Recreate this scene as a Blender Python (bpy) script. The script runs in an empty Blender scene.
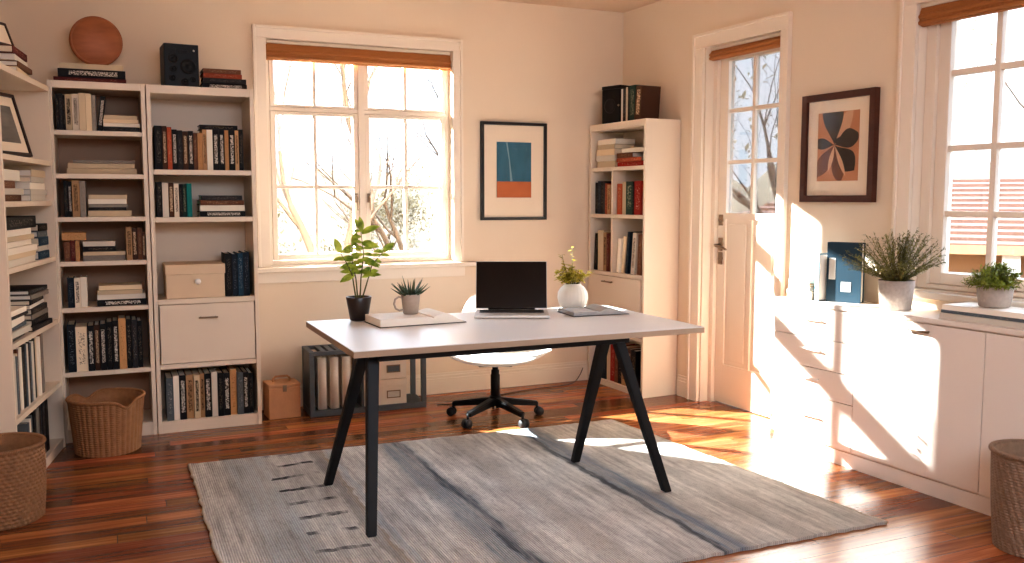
import bpy, bmesh, math, random
from mathutils import Vector, Matrix
random.seed(11)
SC = bpy.context.scene
COL = SC.collection
PI = math.pi
R = math.radians

# ------------------------------------------------------------------ materials
def _nt(name):
    m = bpy.data.materials.new(name); m.use_nodes = True
    nt = m.node_tree
    return m, nt, nt.nodes['Principled BSDF']

def N(nt, kind, **kw):
    n = nt.nodes.new(kind)
    for k, v in kw.items():
        if k.startswith('i_'):
            n.inputs[k[2:].replace('_', ' ')].default_value = v
        else:
            setattr(n, k, v)
    return n

def c4(c): return (c[0], c[1], c[2], 1.0)

def hexc(h):
    h = h.lstrip('#'); o = []
    for i in (0, 2, 4):
        v = int(h[i:i+2], 16) / 255
        o.append(v/12.92 if v <= .04045 else ((v+.055)/1.055)**2.4)
    return tuple(o)

def mat(name, col, rough=.5, metal=0.0, var=.08, scale=12, bump=0.0, bscale=60, stretch=(1, 1, 1), coat=0.0, spec=.5):
    """plain surface with a faint procedural mottling and optional bump"""
    if isinstance(col, str): col = hexc(col)
    m, nt, p = _nt(name)
    tc = N(nt, 'ShaderNodeTexCoord'); mp = N(nt, 'ShaderNodeMapping')
    mp.inputs['Scale'].default_value = stretch
    nt.links.new(tc.outputs['Object'], mp.inputs['Vector'])
    nz = N(nt, 'ShaderNodeTexNoise', i_Scale=scale, i_Detail=4.0)
    nt.links.new(mp.outputs['Vector'], nz.inputs['Vector'])
    mx = N(nt, 'ShaderNodeMix', data_type='RGBA')
    mx.inputs['A'].default_value = c4([max(0, c*(1-var)) for c in col])
    mx.inputs['B'].default_value = c4([min(1, c*(1+var)) for c in col])
    nt.links.new(nz.outputs['Fac'], mx.inputs['Factor'])
    nt.links.new(mx.outputs['Result'], p.inputs['Base Color'])
    p.inputs['Roughness'].default_value = rough
    p.inputs['Metallic'].default_value = metal
    p.inputs['Coat Weight'].default_value = coat
    p.inputs['Specular IOR Level'].default_value = spec
    if bump:
        n2 = N(nt, 'ShaderNodeTexNoise', i_Scale=bscale, i_Detail=5.0)
        nt.links.new(mp.outputs['Vector'], n2.inputs['Vector'])
        b = N(nt, 'ShaderNodeBump', i_Strength=bump, i_Distance=.01)
        nt.links.new(n2.outputs['Fac'], b.inputs['Height'])
        nt.links.new(b.outputs['Normal'], p.inputs['Normal'])
    return m

def wood_floor_mat():
    """boards along X, each with its own tone, grain offset and random end joint"""
    m, nt, p = _nt('cherry_floorboards')
    tc = N(nt, 'ShaderNodeTexCoord'); sp = N(nt, 'ShaderNodeSeparateXYZ'); nt.links.new(tc.outputs['Object'], sp.inputs[0])
    def mth(op, a, b=None, clamp=False):
        n = N(nt, 'ShaderNodeMath', operation=op, use_clamp=clamp)
        for i, v in enumerate((a, b)):
            if v is None: continue
            if isinstance(v, (int, float)): n.inputs[i].default_value = v
            else: nt.links.new(v, n.inputs[i])
        return n.outputs[0]
    def white(v):
        n = N(nt, 'ShaderNodeTexWhiteNoise', noise_dimensions='1D'); nt.links.new(v, n.inputs['W']); return n.outputs['Value']
    BW, BL_ = .092, 1.5
    yr = mth('DIVIDE', sp.outputs['Y'], BW); row = mth('FLOOR', yr); yf = mth('FRACT', yr)
    xs = mth('ADD', mth('DIVIDE', sp.outputs['X'], BL_), mth('MULTIPLY', white(row), 7.0))
    xi = mth('FLOOR', xs); xf = mth('FRACT', xs)
    idn = mth('ADD', mth('MULTIPLY', row, 17.31), mth('MULTIPLY', xi, 3.77))
    rnd = white(idn); rnd2 = white(mth('ADD', idn, .5))
    cb = N(nt, 'ShaderNodeCombineXYZ')
    nt.links.new(mth('ADD', mth('MULTIPLY', sp.outputs['X'], 1.1), mth('MULTIPLY', rnd, 40.0)), cb.inputs[0])
    nt.links.new(mth('ADD', mth('MULTIPLY', sp.outputs['Y'], 26.0), mth('MULTIPLY', rnd2, 30.0)), cb.inputs[1])
    nz = N(nt, 'ShaderNodeTexNoise', i_Scale=1.6, i_Detail=7.0, i_Roughness=.6, i_Distortion=.5)
    nt.links.new(cb.outputs[0], nz.inputs['Vector'])
    ra = N(nt, 'ShaderNodeValToRGB'); e = ra.color_ramp.elements
    e[0].position = .22; e[0].color = c4(hexc('#623219')); e[1].position = .80; e[1].color = c4(hexc('#b67c4a'))
    mid = ra.color_ramp.elements.new(.5); mid.color = c4(hexc('#8c5530'))
    nt.links.new(nz.outputs['Fac'], ra.inputs['Fac'])
    hv = N(nt, 'ShaderNodeHueSaturation')
    mr = N(nt, 'ShaderNodeMapRange'); mr.inputs['To Min'].default_value = .50; mr.inputs['To Max'].default_value = 1.5
    nt.links.new(rnd2, mr.inputs['Value']); nt.links.new(mr.outputs['Result'], hv.inputs['Value'])
    nt.links.new(mth('ADD', .488, mth('MULTIPLY', rnd, .024)), hv.inputs['Hue'])
    nt.links.new(ra.outputs['Color'], hv.inputs['Color'])
    gy = mth('GREATER_THAN', mth('ABSOLUTE', mth('SUBTRACT', yf, .5)), .484)
    gx = mth('GREATER_THAN', mth('ABSOLUTE', mth('SUBTRACT', xf, .5)), .4990)
    gap = mth('MAXIMUM', gy, gx)
    mx = N(nt, 'ShaderNodeMix', data_type='RGBA'); mx.inputs['B'].default_value = c4(hexc('#32150b'))
    nt.links.new(hv.outputs['Color'], mx.inputs['A']); nt.links.new(mth('MULTIPLY', gap, .8), mx.inputs['Factor'])
    nt.links.new(mx.outputs['Result'], p.inputs['Base Color'])
    nt.links.new(mth('ADD', .15, mth('MULTIPLY', nz.outputs['Fac'], .17)), p.inputs['Roughness'])
    b = N(nt, 'ShaderNodeBump', i_Strength=.3, i_Distance=.002, invert=True)
    nt.links.new(gap, b.inputs['Height']); nt.links.new(b.outputs['Normal'], p.inputs['Normal'])
    return m

def rug_mat():
    """hand-loomed wool: fine ribs along Y, worn streaky bands, a few blue-grey and ochre stripes"""
    m, nt, p = _nt('woven_rug')
    tc = N(nt, 'ShaderNodeTexCoord')
    sep = N(nt, 'ShaderNodeSeparateXYZ'); nt.links.new(tc.outputs['Object'], sep.inputs[0])
    def noise(sc, scale=1.0, detail=6.0, rough=.6):
        mp = N(nt, 'ShaderNodeMapping'); mp.inputs['Scale'].default_value = sc
        nt.links.new(tc.outputs['Object'], mp.inputs['Vector'])
        n = N(nt, 'ShaderNodeTexNoise', i_Scale=scale, i_Detail=detail, i_Roughness=rough)
        nt.links.new(mp.outputs['Vector'], n.inputs['Vector']); return n.outputs['Fac']
    def mth(op, a, b=None, clamp=False):
        n = N(nt, 'ShaderNodeMath', operation=op, use_clamp=clamp)
        for i, v in enumerate((a, b)):
            if v is None: continue
            if isinstance(v, (int, float)): n.inputs[i].default_value = v
            else: nt.links.new(v, n.inputs[i])
        return n.outputs[0]
    def mix(f, a, b):
        n = N(nt, 'ShaderNodeMix', data_type='RGBA')
        nt.links.new(f, n.inputs['Factor'])
        for k, v in (('A', a), ('B', b)):
            if isinstance(v, str): n.inputs[k].default_value = c4(hexc(v))
            else: nt.links.new(v, n.inputs[k])
        return n.outputs['Result']
    wob = mth('MULTIPLY', mth('SUBTRACT', noise((1.5, 2.5, 1), 1.5, 3), .5), .10)
    x = mth('ADD', sep.outputs['X'], wob)
    streak = noise((26, 1.6, 1), 1.0, 8, .7)
    blotch = noise((3.2, 1.6, 1), 1.3, 5)
    fleck = noise((60, 22, 1), 1.0, 4, .7)
    ra = N(nt, 'ShaderNodeValToRGB'); e = ra.color_ramp.elements
    e[0].position = .36; e[0].color = c4(hexc('#9f9a95')); e[1].position = .62; e[1].color = c4(hexc('#efe9df'))
    nt.links.new(mth('ADD', mth('MULTIPLY', streak, .6), mth('MULTIPLY', blotch, .4)), ra.inputs['Fac'])
    colr = ra.outputs['Color']
    def band(c, w, amp=1.0, soft=.5):
        d = mth('ABSOLUTE', mth('SUBTRACT', x, c))
        t = mth('SUBTRACT', 1.0, mth('DIVIDE', d, w), True)
        t = mth('MULTIPLY', t, 2.2, True)
        br = mth('MULTIPLY', mth('SUBTRACT', streak, .34), 4.0, True)
        return mth('MULTIPLY', mth('MULTIPLY', t, br), amp, True)
    colr = mix(band(.26, .13, .55), colr, '#a9b3b8')
    colr = mix(band(.60, .022, .75), colr, '#7a7268')
    colr = mix(band(.63, .016, .7), colr, '#8f7a5c')
    colr = mix(band(.67, .02, .45), colr, '#8fa0ac')
    colr = mix(band(1.02, .10, .85), colr, '#77838c')
    colr = mix(band(1.06, .03, .8), colr, '#4d5258')
    colr = mix(band(1.36, .08, .5), colr, '#a49a8d')
    colr = mix(band(1.80, .09, .85), colr, '#66778a')
    colr = mix(band(1.75, .022, .8), colr, '#4a4c50')
    colr = mix(band(2.12, .05, .4), colr, '#8d8a86')
    # short dark dashes in a ladder near the left edge
    yy = mth('FRACT', mth('MULTIPLY', mth('ADD', sep.outputs['Y'], mth('MULTIPLY', blotch, .10)), 5.2))
    dash = mth('LESS_THAN', mth('ABSOLUTE', mth('SUBTRACT', yy, .5)), mth('MULTIPLY', streak, .17))
    dash = mth('MULTIPLY', dash, mth('LESS_THAN', mth('ABSOLUTE', mth('SUBTRACT', x, .45)), .11))
    colr = mix(mth('MULTIPLY', dash, mth('MULTIPLY', mth('SUBTRACT', noise((9, 3, 1), 1.0, 3), .40), 5.0, True), True), colr, '#45474a')
    colr = mix(mth('MULTIPLY', mth('SUBTRACT', fleck, .5), 1.8, True), colr, '#7c7976')
    rib = mth('ABSOLUTE', mth('SINE', mth('MULTIPLY', sep.outputs['X'], 330)))
    yrib = mth('ABSOLUTE', mth('SINE', mth('MULTIPLY', sep.outputs['Y'], 520)))
    colr2 = N(nt, 'ShaderNodeMix', data_type='RGBA', blend_type='MULTIPLY'); colr2.inputs['Factor'].default_value = .5
    nt.links.new(colr, colr2.inputs['A'])
    cmb = N(nt, 'ShaderNodeCombineColor')
    sh = mth('ADD', .45, mth('MULTIPLY', rib, .55))
    for k in range(3): nt.links.new(sh, cmb.inputs[k])
    nt.links.new(cmb.outputs[0], colr2.inputs['B'])
    nt.links.new(colr2.outputs['Result'], p.inputs['Base Color'])
    p.inputs['Roughness'].default_value = .95
    p.inputs['Specular IOR Level'].default_value = .1
    b = N(nt, 'ShaderNodeBump', i_Strength=.8, i_Distance=.006)
    nt.links.new(mth('ADD', mth('ADD', rib, mth('MULTIPLY', yrib, .4)), mth('MULTIPLY', fleck, 1.2)), b.inputs['Height'])
    nt.links.new(b.outputs['Normal'], p.inputs['Normal'])
    return m

def glass_mat(name, gloss=.06, tint=(1, 1, 1)):
    m = bpy.data.materials.new(name); m.use_nodes = True; nt = m.node_tree; nt.nodes.clear()
    o = N(nt, 'ShaderNodeOutputMaterial'); t = N(nt, 'ShaderNodeBsdfTransparent'); t.inputs[0].default_value = c4(tint)
    g = N(nt, 'ShaderNodeBsdfGlossy', i_Roughness=.02); fr = N(nt, 'ShaderNodeFresnel', i_IOR=1.45)
    mm = N(nt, 'ShaderNodeMath', operation='MULTIPLY'); mm.inputs[1].default_value = gloss*16
    mx = N(nt, 'ShaderNodeMixShader')
    nt.links.new(fr.outputs[0], mm.inputs[0]); nt.links.new(mm.outputs[0], mx.inputs[0])
    nt.links.new(t.outputs[0], mx.inputs[1]); nt.links.new(g.outputs[0], mx.inputs[2]); nt.links.new(mx.outputs[0], o.inputs[0])
    return m

def leaf_mat(name, c1, c2, trans=.35, rough=.5):
    m, nt, p = _nt(name)
    tc = N(nt, 'ShaderNodeTexCoord'); nz = N(nt, 'ShaderNodeTexNoise', i_Scale=28.0, i_Detail=3.0)
    nt.links.new(tc.outputs['Object'], nz.inputs['Vector'])
    ra = N(nt, 'ShaderNodeValToRGB'); e = ra.color_ramp.elements
    e[0].position = .32; e[0].color = c4(hexc(c1)); e[1].position = .68; e[1].color = c4(hexc(c2))
    nt.links.new(nz.outputs['Fac'], ra.inputs['Fac']); nt.links.new(ra.outputs['Color'], p.inputs['Base Color'])
    p.inputs['Roughness'].default_value = rough
    tr = N(nt, 'ShaderNodeBsdfTranslucent'); nt.links.new(ra.outputs['Color'], tr.inputs['Color'])
    mx = N(nt, 'ShaderNodeMixShader'); mx.inputs[0].default_value = trans
    out = nt.nodes['Material Output']
    nt.links.new(p.outputs[0], mx.inputs[1]); nt.links.new(tr.outputs[0], mx.inputs[2]); nt.links.new(mx.outputs[0], out.inputs[0])
    return m

BOOKC = {  # key: (word used in labels, cover colour, colour of the printing on the spine or None, density)
    'black': ('black', '#0f0f13', '#8c7f6a', .60), 'charcoal': ('charcoal', '#2b2a2c', '#8d857a', .62),
    'navy': ('navy', '#16222e', '#8a8f94', .62), 'blue': ('blue', '#25465c', '#b9c3c6', .62),
    'slate': ('slate grey', '#5d6468', '#c9c9c4', .64), 'grey': ('grey', '#8f877d', '#5b534b', .62),
    'cream': ('cream', '#d9c6a6', None, 0), 'white': ('white', '#e4dccd', None, 0),
    'ivory': ('ivory', '#dbcbb0', '#7a6a58', .58), 'tan': ('tan', '#b98f5f', '#6d4d30', .62),
    'brown': ('brown', '#6b4630', '#c2a27c', .62), 'russet': ('russet', '#9c4a2c', '#e0b58a', .62),
    'red': ('red', '#a02a1c', '#e9c4a4', .62), 'maroon': ('maroon', '#54201c', '#c79d7d', .62),
    'green': ('dark green', '#1f3831', '#b9b08c', .58), 'teal': ('teal', '#1f7471', None, 0),
    'blackp': ('black, pale-lettered', '#17171b', '#d8cfc0', .50), 'brownp': ('brown, pale-lettered', '#4c3223', '#d9bf9a', .50),
    'tanp': ('tan, dark-lettered', '#ad8a62', '#33261c', .50), 'whitep': ('white, dark-lettered', '#ddd1be', '#3d2f28', .50),
    'inked': ('black-and-cream patterned', '#c7b393', '#17161a', .46),
}
_bm = {}
def book_mat(key, lying):
    k = (key, lying)
    if k in _bm: return _bm[k]
    word, base, ink, dens = BOOKC[key]
    m, nt, p = _nt('book_cloth_%s_%s' % (key, 'flat' if lying else 'upright'))
    p.inputs['Roughness'].default_value = .6; p.inputs['Specular IOR Level'].default_value = .25
    bc = hexc(base)
    tc = N(nt, 'ShaderNodeTexCoord'); sp = N(nt, 'ShaderNodeSeparateXYZ')
    nt.links.new(tc.outputs['Generated'], sp.inputs[0])
    a, b = ('Z', 'X') if lying else ('X', 'Z')
    inf = N(nt, 'ShaderNodeObjectInfo')
    va = N(nt, 'ShaderNodeHueSaturation'); va.inputs['Color'].default_value = c4(bc)
    mr = N(nt, 'ShaderNodeMapRange'); mr.inputs['To Min'].default_value = .75; mr.inputs['To Max'].default_value = 1.25
    nt.links.new(inf.outputs['Random'], mr.inputs['Value']); nt.links.new(mr.outputs['Result'], va.inputs['Value'])
    if ink:
        def mth(op, x, y=0.0):
            n = N(nt, 'ShaderNodeMath', operation=op)
            for i, v in enumerate((x, y)):
                if isinstance(v, (int, float)): n.inputs[i].default_value = v
                else: nt.links.new(v, n.inputs[i])
            return n.outputs[0]
        A, B = sp.outputs[a], sp.outputs[b]
        cb = N(nt, 'ShaderNodeCombineXYZ')
        nt.links.new(mth('MULTIPLY', A, 4.6), cb.inputs[0]); nt.links.new(mth('MULTIPLY', B, 44.0), cb.inputs[1])
        nt.links.new(mth('MULTIPLY', inf.outputs['Random'], 50.0), cb.inputs[2])
        nz = N(nt, 'ShaderNodeTexNoise', i_Scale=1.6, i_Detail=2.0); nt.links.new(cb.outputs[0], nz.inputs['Vector'])
        f = mth('GREATER_THAN', nz.outputs['Fac'], dens)
        f = mth('MULTIPLY', f, mth('LESS_THAN', mth('ABSOLUTE', mth('SUBTRACT', A, .5)), .27))
        f = mth('MULTIPLY', f, mth('LESS_THAN', mth('ABSOLUTE', mth('SUBTRACT', B, .52)), .36))
        f = mth('MULTIPLY', f, mth('LESS_THAN', sp.outputs['Y'], .03))
        mx = N(nt, 'ShaderNodeMix', data_type='RGBA'); mx.inputs['B'].default_value = c4(hexc(ink))
        nt.links.new(va.outputs['Color'], mx.inputs['A']); nt.links.new(f, mx.inputs['Factor'])
        nt.links.new(mx.outputs['Result'], p.inputs['Base Color'])
    else:
        nt.links.new(va.outputs['Color'], p.inputs['Base Color'])
    _bm[k] = m
    return m

M = {}
M['wall'] = mat('warm_white_wall_paint', '#e6d5be', .85, var=.03, scale=3, bump=.05, bscale=180)
M['ceil'] = mat('ceiling_paint', '#e3cbb2', .9, var=.02, scale=3)
M['trim'] = mat('white_trim_paint', '#ecdfcd', .42, var=.02, scale=5)
M['shelf'] = mat('cream_shelf_laminate', '#e4d5c1', .45, var=.02, scale=6)
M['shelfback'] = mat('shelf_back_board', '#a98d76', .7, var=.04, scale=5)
M['cabinet'] = mat('white_cabinet_lacquer', '#eadfd2', .35, var=.015, scale=5)
M['floor'] = wood_floor_mat()
M['rug'] = rug_mat()
M['fringe'] = mat('rug_edge_wool', '#b8ad9c', .95, var=.2, scale=80)
M['desktop'] = mat('white_desk_laminate', '#e6e4e0', .32, var=.015, scale=4)
M['deskedge'] = mat('desk_ply_edge', '#a8937c', .5, var=.1, scale=30, stretch=(1, 1, 12))
M['blackmetal'] = mat('black_powder_coat', '#111113', .5, var=.1, scale=40, spec=.3)
M['blackplastic'] = mat('black_plastic', '#0c0c0e', .45, var=.1, scale=60, spec=.25)
M['darkrelief'] = mat('matt_black_relief', '#17181a', .55, var=.2, scale=50, spec=.3)
M['rubber'] = mat('caster_rubber', '#1a1a1c', .6)
M['chairshell'] = mat('white_chair_shell', '#ece8e2', .28, var=.01)
M['alu'] = mat('brushed_aluminium', '#cfccc6', .38, metal=.25, var=.05, scale=40)
M['nickel'] = mat('aged_nickel', '#8d7963', .3, metal=.85, var=.1, scale=30)
M['screen'] = mat('black_laptop_screen', '#050507', .12, var=.02, spec=.5)
M['keys'] = mat('dark_keys', '#232326', .5)
M['blind'] = mat('bamboo_blind_weave', '#b97d45', .7, var=.25, scale=14, stretch=(1.5, 20, 40), bump=.5, bscale=30)
M['blindrail'] = mat('blind_rail_white', '#dccdb8', .5)
M['wicker'] = mat('brown_wicker', '#9a7048', .65, var=.35, scale=35, bump=.3, bscale=200)
M['rope'] = mat('tan_rope_weave', '#8e6a48', .75, var=.35, scale=40, bump=.4, bscale=220)
M['greywicker'] = mat('greyish_seagrass', '#8c735c', .75, var=.35, scale=40, bump=.4, bscale=220)
M['page'] = mat('book_pages', '#e6d7bd', .85, var=.12, scale=20, stretch=(2, 2, 90))
M['pagewhite'] = mat('white_paper', '#ece4d6', .85, var=.08, scale=20, stretch=(2, 2, 90))
M['walnut'] = mat('walnut_frame_wood', '#4a2415', .6, var=.3, scale=9, stretch=(1, 1, 9))
M['blackframe'] = mat('black_frame_wood', '#171315', .4)
M['darkframe'] = mat('dark_brown_frame', '#2e1a12', .45)
M['matboard'] = mat('mat_board', '#ead9c2', .9, var=.01)
M['disc'] = mat('round_turned_wood', '#9c5f36', .5, var=.4, scale=7, stretch=(1.2, 1.2, 5), bump=.1)
M['tanbox'] = mat('tan_leather', '#bf9068', .55, var=.15, scale=14, bump=.1, bscale=90)
M['crate'] = mat('dark_grey_painted_wood', '#565d63', .55, var=.2, scale=12, bump=.1)
M['boxwhite'] = mat('white_card_box', '#e2d8ca', .7, var=.02)
M['boxcream'] = mat('cream_card_box', '#dcc6a8', .65, var=.03)
M['binder'] = mat('white_binder_card', '#dfd6cb', .6, var=.04)
M['greypage'] = mat('grey_notebook_pages', '#a7a6a4', .8, var=.15, scale=30)
M['label'] = mat('paper_label', '#cfcbc0', .8, var=.1, scale=60)
M['binderblue'] = mat('blue_binder_cloth', '#1b3747', .5, var=.2, scale=12)
M['binderlight'] = mat('pale_blue_binder', '#7f9aa6', .5, var=.15, scale=12)
M['concrete'] = mat('speckled_grey_pot', '#b3a79c', .85, var=.22, scale=70, bump=.3, bscale=120)
M['potdark'] = mat('dark_brown_glazed_pot', '#241712', .3, var=.2, scale=9)
M['mug'] = mat('grey_stoneware', '#a99b8d', .5, var=.12, scale=60)
M['vase'] = mat('white_ribbed_ceramic', '#e9e2d6', .5, var=.04, scale=30)
M['soil'] = mat('dark_soil', '#2a1d14', .95, var=.4, scale=60, bump=.6)
M['leafyellow'] = leaf_mat('citrus_leaf', '#5f7a20', '#c0c94c', .5)
M['leafaloe'] = leaf_mat('aloe_leaf', '#2f3f2c', '#66755a', .1)
M['leafblossom'] = leaf_mat('yellow_blossom', '#8f8a25', '#dccb55', .5)
M['leafolive'] = leaf_mat('olive_sprigs', '#4a4c26', '#96904e', .25)
M['leafgrass'] = leaf_mat('bright_grass_leaf', '#4c5a18', '#9aa236', .35)
M['stem'] = mat('green_brown_stem', '#5d5a2c', .6, var=.2, scale=30)
M['cable'] = mat('dark_cable', '#3a2a20', .5)
M['glass'] = glass_mat('window_glass', .05)
M['picglass'] = glass_mat('picture_glass', .005)
M['artblue'] = mat('art_blue_wash', '#3f6a80', .8, var=.35, scale=9, stretch=(2.2, 1, .8))
M['artorange'] = mat('art_ochre_band', '#b4683c', .8, var=.2, scale=14)
M['arttan'] = mat('art_tan_ground', '#b98058', .8, var=.12, scale=10)
M['artlight'] = mat('art_pale_tan', '#cfa582', .8, var=.1, scale=10)
M['artdark'] = mat('art_dark_petal', '#2a1d18', .8, var=.15, scale=14)
M['artmid'] = mat('art_brown_petal', '#6a3d28', .8, var=.15, scale=14)
M['photo'] = mat('grey_landscape_print', '#6d675f', .7, var=.6, scale=7, stretch=(1, 1, 3))
M['bark'] = mat('pale_bark', '#57442f', .9, var=.3, scale=5)
M['barkdark'] = mat('grey_brown_bark', '#46382a', .9, var=.3, scale=5)
M['leafout'] = leaf_mat('dry_hedge_leaf', '#6f6245', '#968764', .4)
M['ground'] = mat('dry_lawn', '#5a4d38', .95, var=.3, scale=2)
M['rooftile'] = mat('clay_shingle', '#6b4c3a', .9, var=.25, scale=3)
M['housewall'] = mat('tan_siding', '#a37850', .8, var=.1, scale=4)
M['brick'] = mat('chimney_brick', '#6a3222', .9, var=.2, scale=14)
M['hill'] = mat('hazy_treeline', '#7d705a', .95, var=.35, scale=1.2)

# ------------------------------------------------------------------ mesh builder
class MB:
    def __init__(s): s.b = bmesh.new(); s.mi = 0
    def _add(s, verts, faces, smooth=False):
        vs = [s.b.verts.new(v) for v in verts]
        fs = []
        for f in faces:
            try:
                q = s.b.faces.new([vs[i] for i in f]); q.material_index = s.mi; q.smooth = smooth; fs.append(q)
            except ValueError: pass
        return vs, fs
    def box(s, x0, x1, y0, y1, z0, z1, bev=0.0, mtx=None, seg=2):
        x0, x1 = min(x0, x1), max(x0, x1); y0, y1 = min(y0, y1), max(y0, y1); z0, z1 = min(z0, z1), max(z0, z1)
        v = [(x0,y0,z0),(x1,y0,z0),(x1,y1,z0),(x0,y1,z0),(x0,y0,z1),(x1,y0,z1),(x1,y1,z1),(x0,y1,z1)]
        if mtx is not None: v = [mtx @ Vector(p) for p in v]
        vs, fs = s._add(v, [(0,3,2,1),(4,5,6,7),(0,1,5,4),(1,2,6,5),(2,3,7,6),(3,0,4,7)])
        if bev > 0:
            bev = min(bev, .45*min(x1-x0, y1-y0, z1-z0))
            eds = list({e for f in fs for e in f.edges})
            r = bmesh.ops.bevel(s.b, geom=eds, offset=bev, segments=seg, profile=.6, affect='EDGES')
            for f in r['faces']: f.material_index = s.mi
        return s
    def bar(s, p0, p1, w, d, up=(0, 0, 1), w1=None, d1=None, bev=0):
        """square-section bar between two points (may taper)"""
        p0, p1 = Vector(p0), Vector(p1); ax = (p1-p0).normalized(); up = Vector(up)
        if abs(ax.dot(up)) > .98: up = Vector((0, 1, 0))
        sx = ax.cross(up).normalized(); sy = sx.cross(ax).normalized()
        w1 = w if w1 is None else w1; d1 = d if d1 is None else d1
        v = []
        for p, a, c in ((p0, w, d), (p1, w1, d1)):
            for i, j in ((-1,-1),(1,-1),(1,1),(-1,1)): v.append(p + sx*a*.5*i + sy*c*.5*j)
        vs, fs = s._add(v, [(0,3,2,1),(4,5,6,7),(0,1,5,4),(1,2,6,5),(2,3,7,6),(3,0,4,7)])
        if bev:
            bmesh.ops.bevel(s.b, geom=list({e for f in fs for e in f.edges}), offset=bev, segments=2, affect='EDGES')
        return s
    def lathe(s, prof, seg=32, c=(0, 0, 0), axis='Z', ridge=None, close=True):
        """prof: list of (r, z)"""
        n = len(prof); vs = []; cx, cy, cz = c
        for (r, z) in prof:
            for k in range(seg):
                t = 2*PI*k/seg
                rr = r if ridge is None else r*(1+ridge(t, z))
                x, y = rr*math.cos(t), rr*math.sin(t)
                p = {'Z': (x, y, z), 'Y': (x, -z, y), 'X': (z, x, y)}[axis]
                vs.append((cx+p[0], cy+p[1], cz+p[2]))
        fs = [(i*seg+k, i*seg+(k+1) % seg, (i+1)*seg+(k+1) % seg, (i+1)*seg+k) for i in range(n-1) for k in range(seg)]
        if close:
            if prof[0][0] > 1e-5: fs.append(tuple(reversed(range(seg))))
            if prof[-1][0] > 1e-5: fs.append(tuple((n-1)*seg+k for k in range(seg)))
        s._add(vs, fs, True)
        return s
    def cyl(s, p0, p1, r0, r1=None, seg=16): return s.tube([p0, p1], [r0, r0 if r1 is None else r1], seg)
    def tube(s, pts, rad, seg=8, caps=True):
        pts = [Vector(p) for p in pts]; n = len(pts)
        if isinstance(rad, (int, float)): rad = [rad]*n
        vs = []; ref = None
        for i, p in enumerate(pts):
            t = (pts[min(i+1, n-1)] - pts[max(i-1, 0)]).normalized()
            if ref is None:
                ref = Vector((0, 0, 1)) if abs(t.z) < .9 else Vector((1, 0, 0))
            a = t.cross(ref); a = a.normalized() if a.length > 1e-6 else t.orthogonal().normalized()
            b = a.cross(t).normalized(); ref = b
            for k in range(seg):
                q = 2*PI*k/seg
                vs.append(p + (a*math.cos(q) + b*math.sin(q))*rad[i])
        fs = [(i*seg+k, i*seg+(k+1) % seg, (i+1)*seg+(k+1) % seg, (i+1)*seg+k) for i in range(n-1) for k in range(seg)]
        if caps: fs += [tuple(reversed(range(seg))), tuple((n-1)*seg+k for k in range(seg))]
        s._add(vs, fs, True)
        return s
    def grid(s, rows, smooth=True):
        """rows: list of equal-length point lists"""
        n, m = len(rows), len(rows[0])
        s._add([p for r in rows for p in r], [(i*m+j, i*m+j+1, (i+1)*m+j+1, (i+1)*m+j) for i in range(n-1) for j in range(m-1)], smooth)
        return s
    def prism(s, poly, y0, y1):
        """polygon in XZ extruded along Y"""
        n = len(poly)
        s._add([(x, y0, z) for x, z in poly] + [(x, y1, z) for x, z in poly],
               [tuple(range(n)), tuple(reversed(range(n, 2*n)))] + [(i, n+i, n+(i+1) % n, (i+1) % n) for i in range(n)])
        return s
    def leaf(s, p, d, up, L, w, bend=.3, fold=.15, seg=4):
        p = Vector(p); d = Vector(d).normalized(); up = Vector(up)
        side = d.cross(up); side = side.normalized() if side.length > 1e-5 else d.orthogonal().normalized()
        nrm = side.cross(d).normalized()
        rows = []
        for i in range(seg+1):
            t = i/seg; c = p + d*(L*t) - nrm*(bend*L*t*t)
            ww = w*.5*(math.sin(PI*min(1, .08+t*.92))**.8) if i < seg else 0.0005
            rows.append([c - side*ww + nrm*fold*ww, c, c + side*ww + nrm*fold*ww])
        s.grid(rows)
        return s
    def build(s, name, mats, parent=None, loc=(0, 0, 0), rotz=0.0, recalc=True):
        if recalc: bmesh.ops.recalc_face_normals(s.b, faces=s.b.faces[:])
        me = bpy.data.meshes.new(name); s.b.to_mesh(me); s.b.free()
        for m in (mats if isinstance(mats, (list, tuple)) else [mats]): me.materials.append(m)
        o = bpy.data.objects.new(name, me); COL.objects.link(o)
        if parent is not None: o.parent = parent
        o.location = loc; o.rotation_euler = (0, 0, rotz)
        return o

def tag(o, label, cat, group=None, kind=None):
    o['label'] = label; o['category'] = cat
    if group: o['group'] = group
    if kind: o['kind'] = kind
    return o

def thing(name, label, cat, loc=(0, 0, 0), rotz=0.0, group=None):
    o = bpy.data.objects.new(name, None); COL.objects.link(o)
    o.empty_display_size = .05
    o.location = loc; o.rotation_euler = (0, 0, rotz)
    return tag(o, label, cat, group)

def struct(o, label=None, cat=None):
    o['kind'] = 'structure'
    if label: o['label'] = label
    if cat: o['category'] = cat
    return o

class Frame:
    """a place to build in: x to the right along a front, y going back, z up"""
    def __init__(s, x, y, rot, z=0.0):
        s.o = Vector((x, y, z)); s.r = rot; s.c, s.s = math.cos(rot), math.sin(rot)
    def pt(s, x, y, z=0.0): return Vector((s.o.x + x*s.c - y*s.s, s.o.y + x*s.s + y*s.c, s.o.z + z))

ROOT = Frame(0, 0, 0)
# right-hand wall: x runs from the back corner towards the camera, y goes out through the wall
WALL_R = Frame(3.42, 5.70, R(-86.9))

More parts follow.
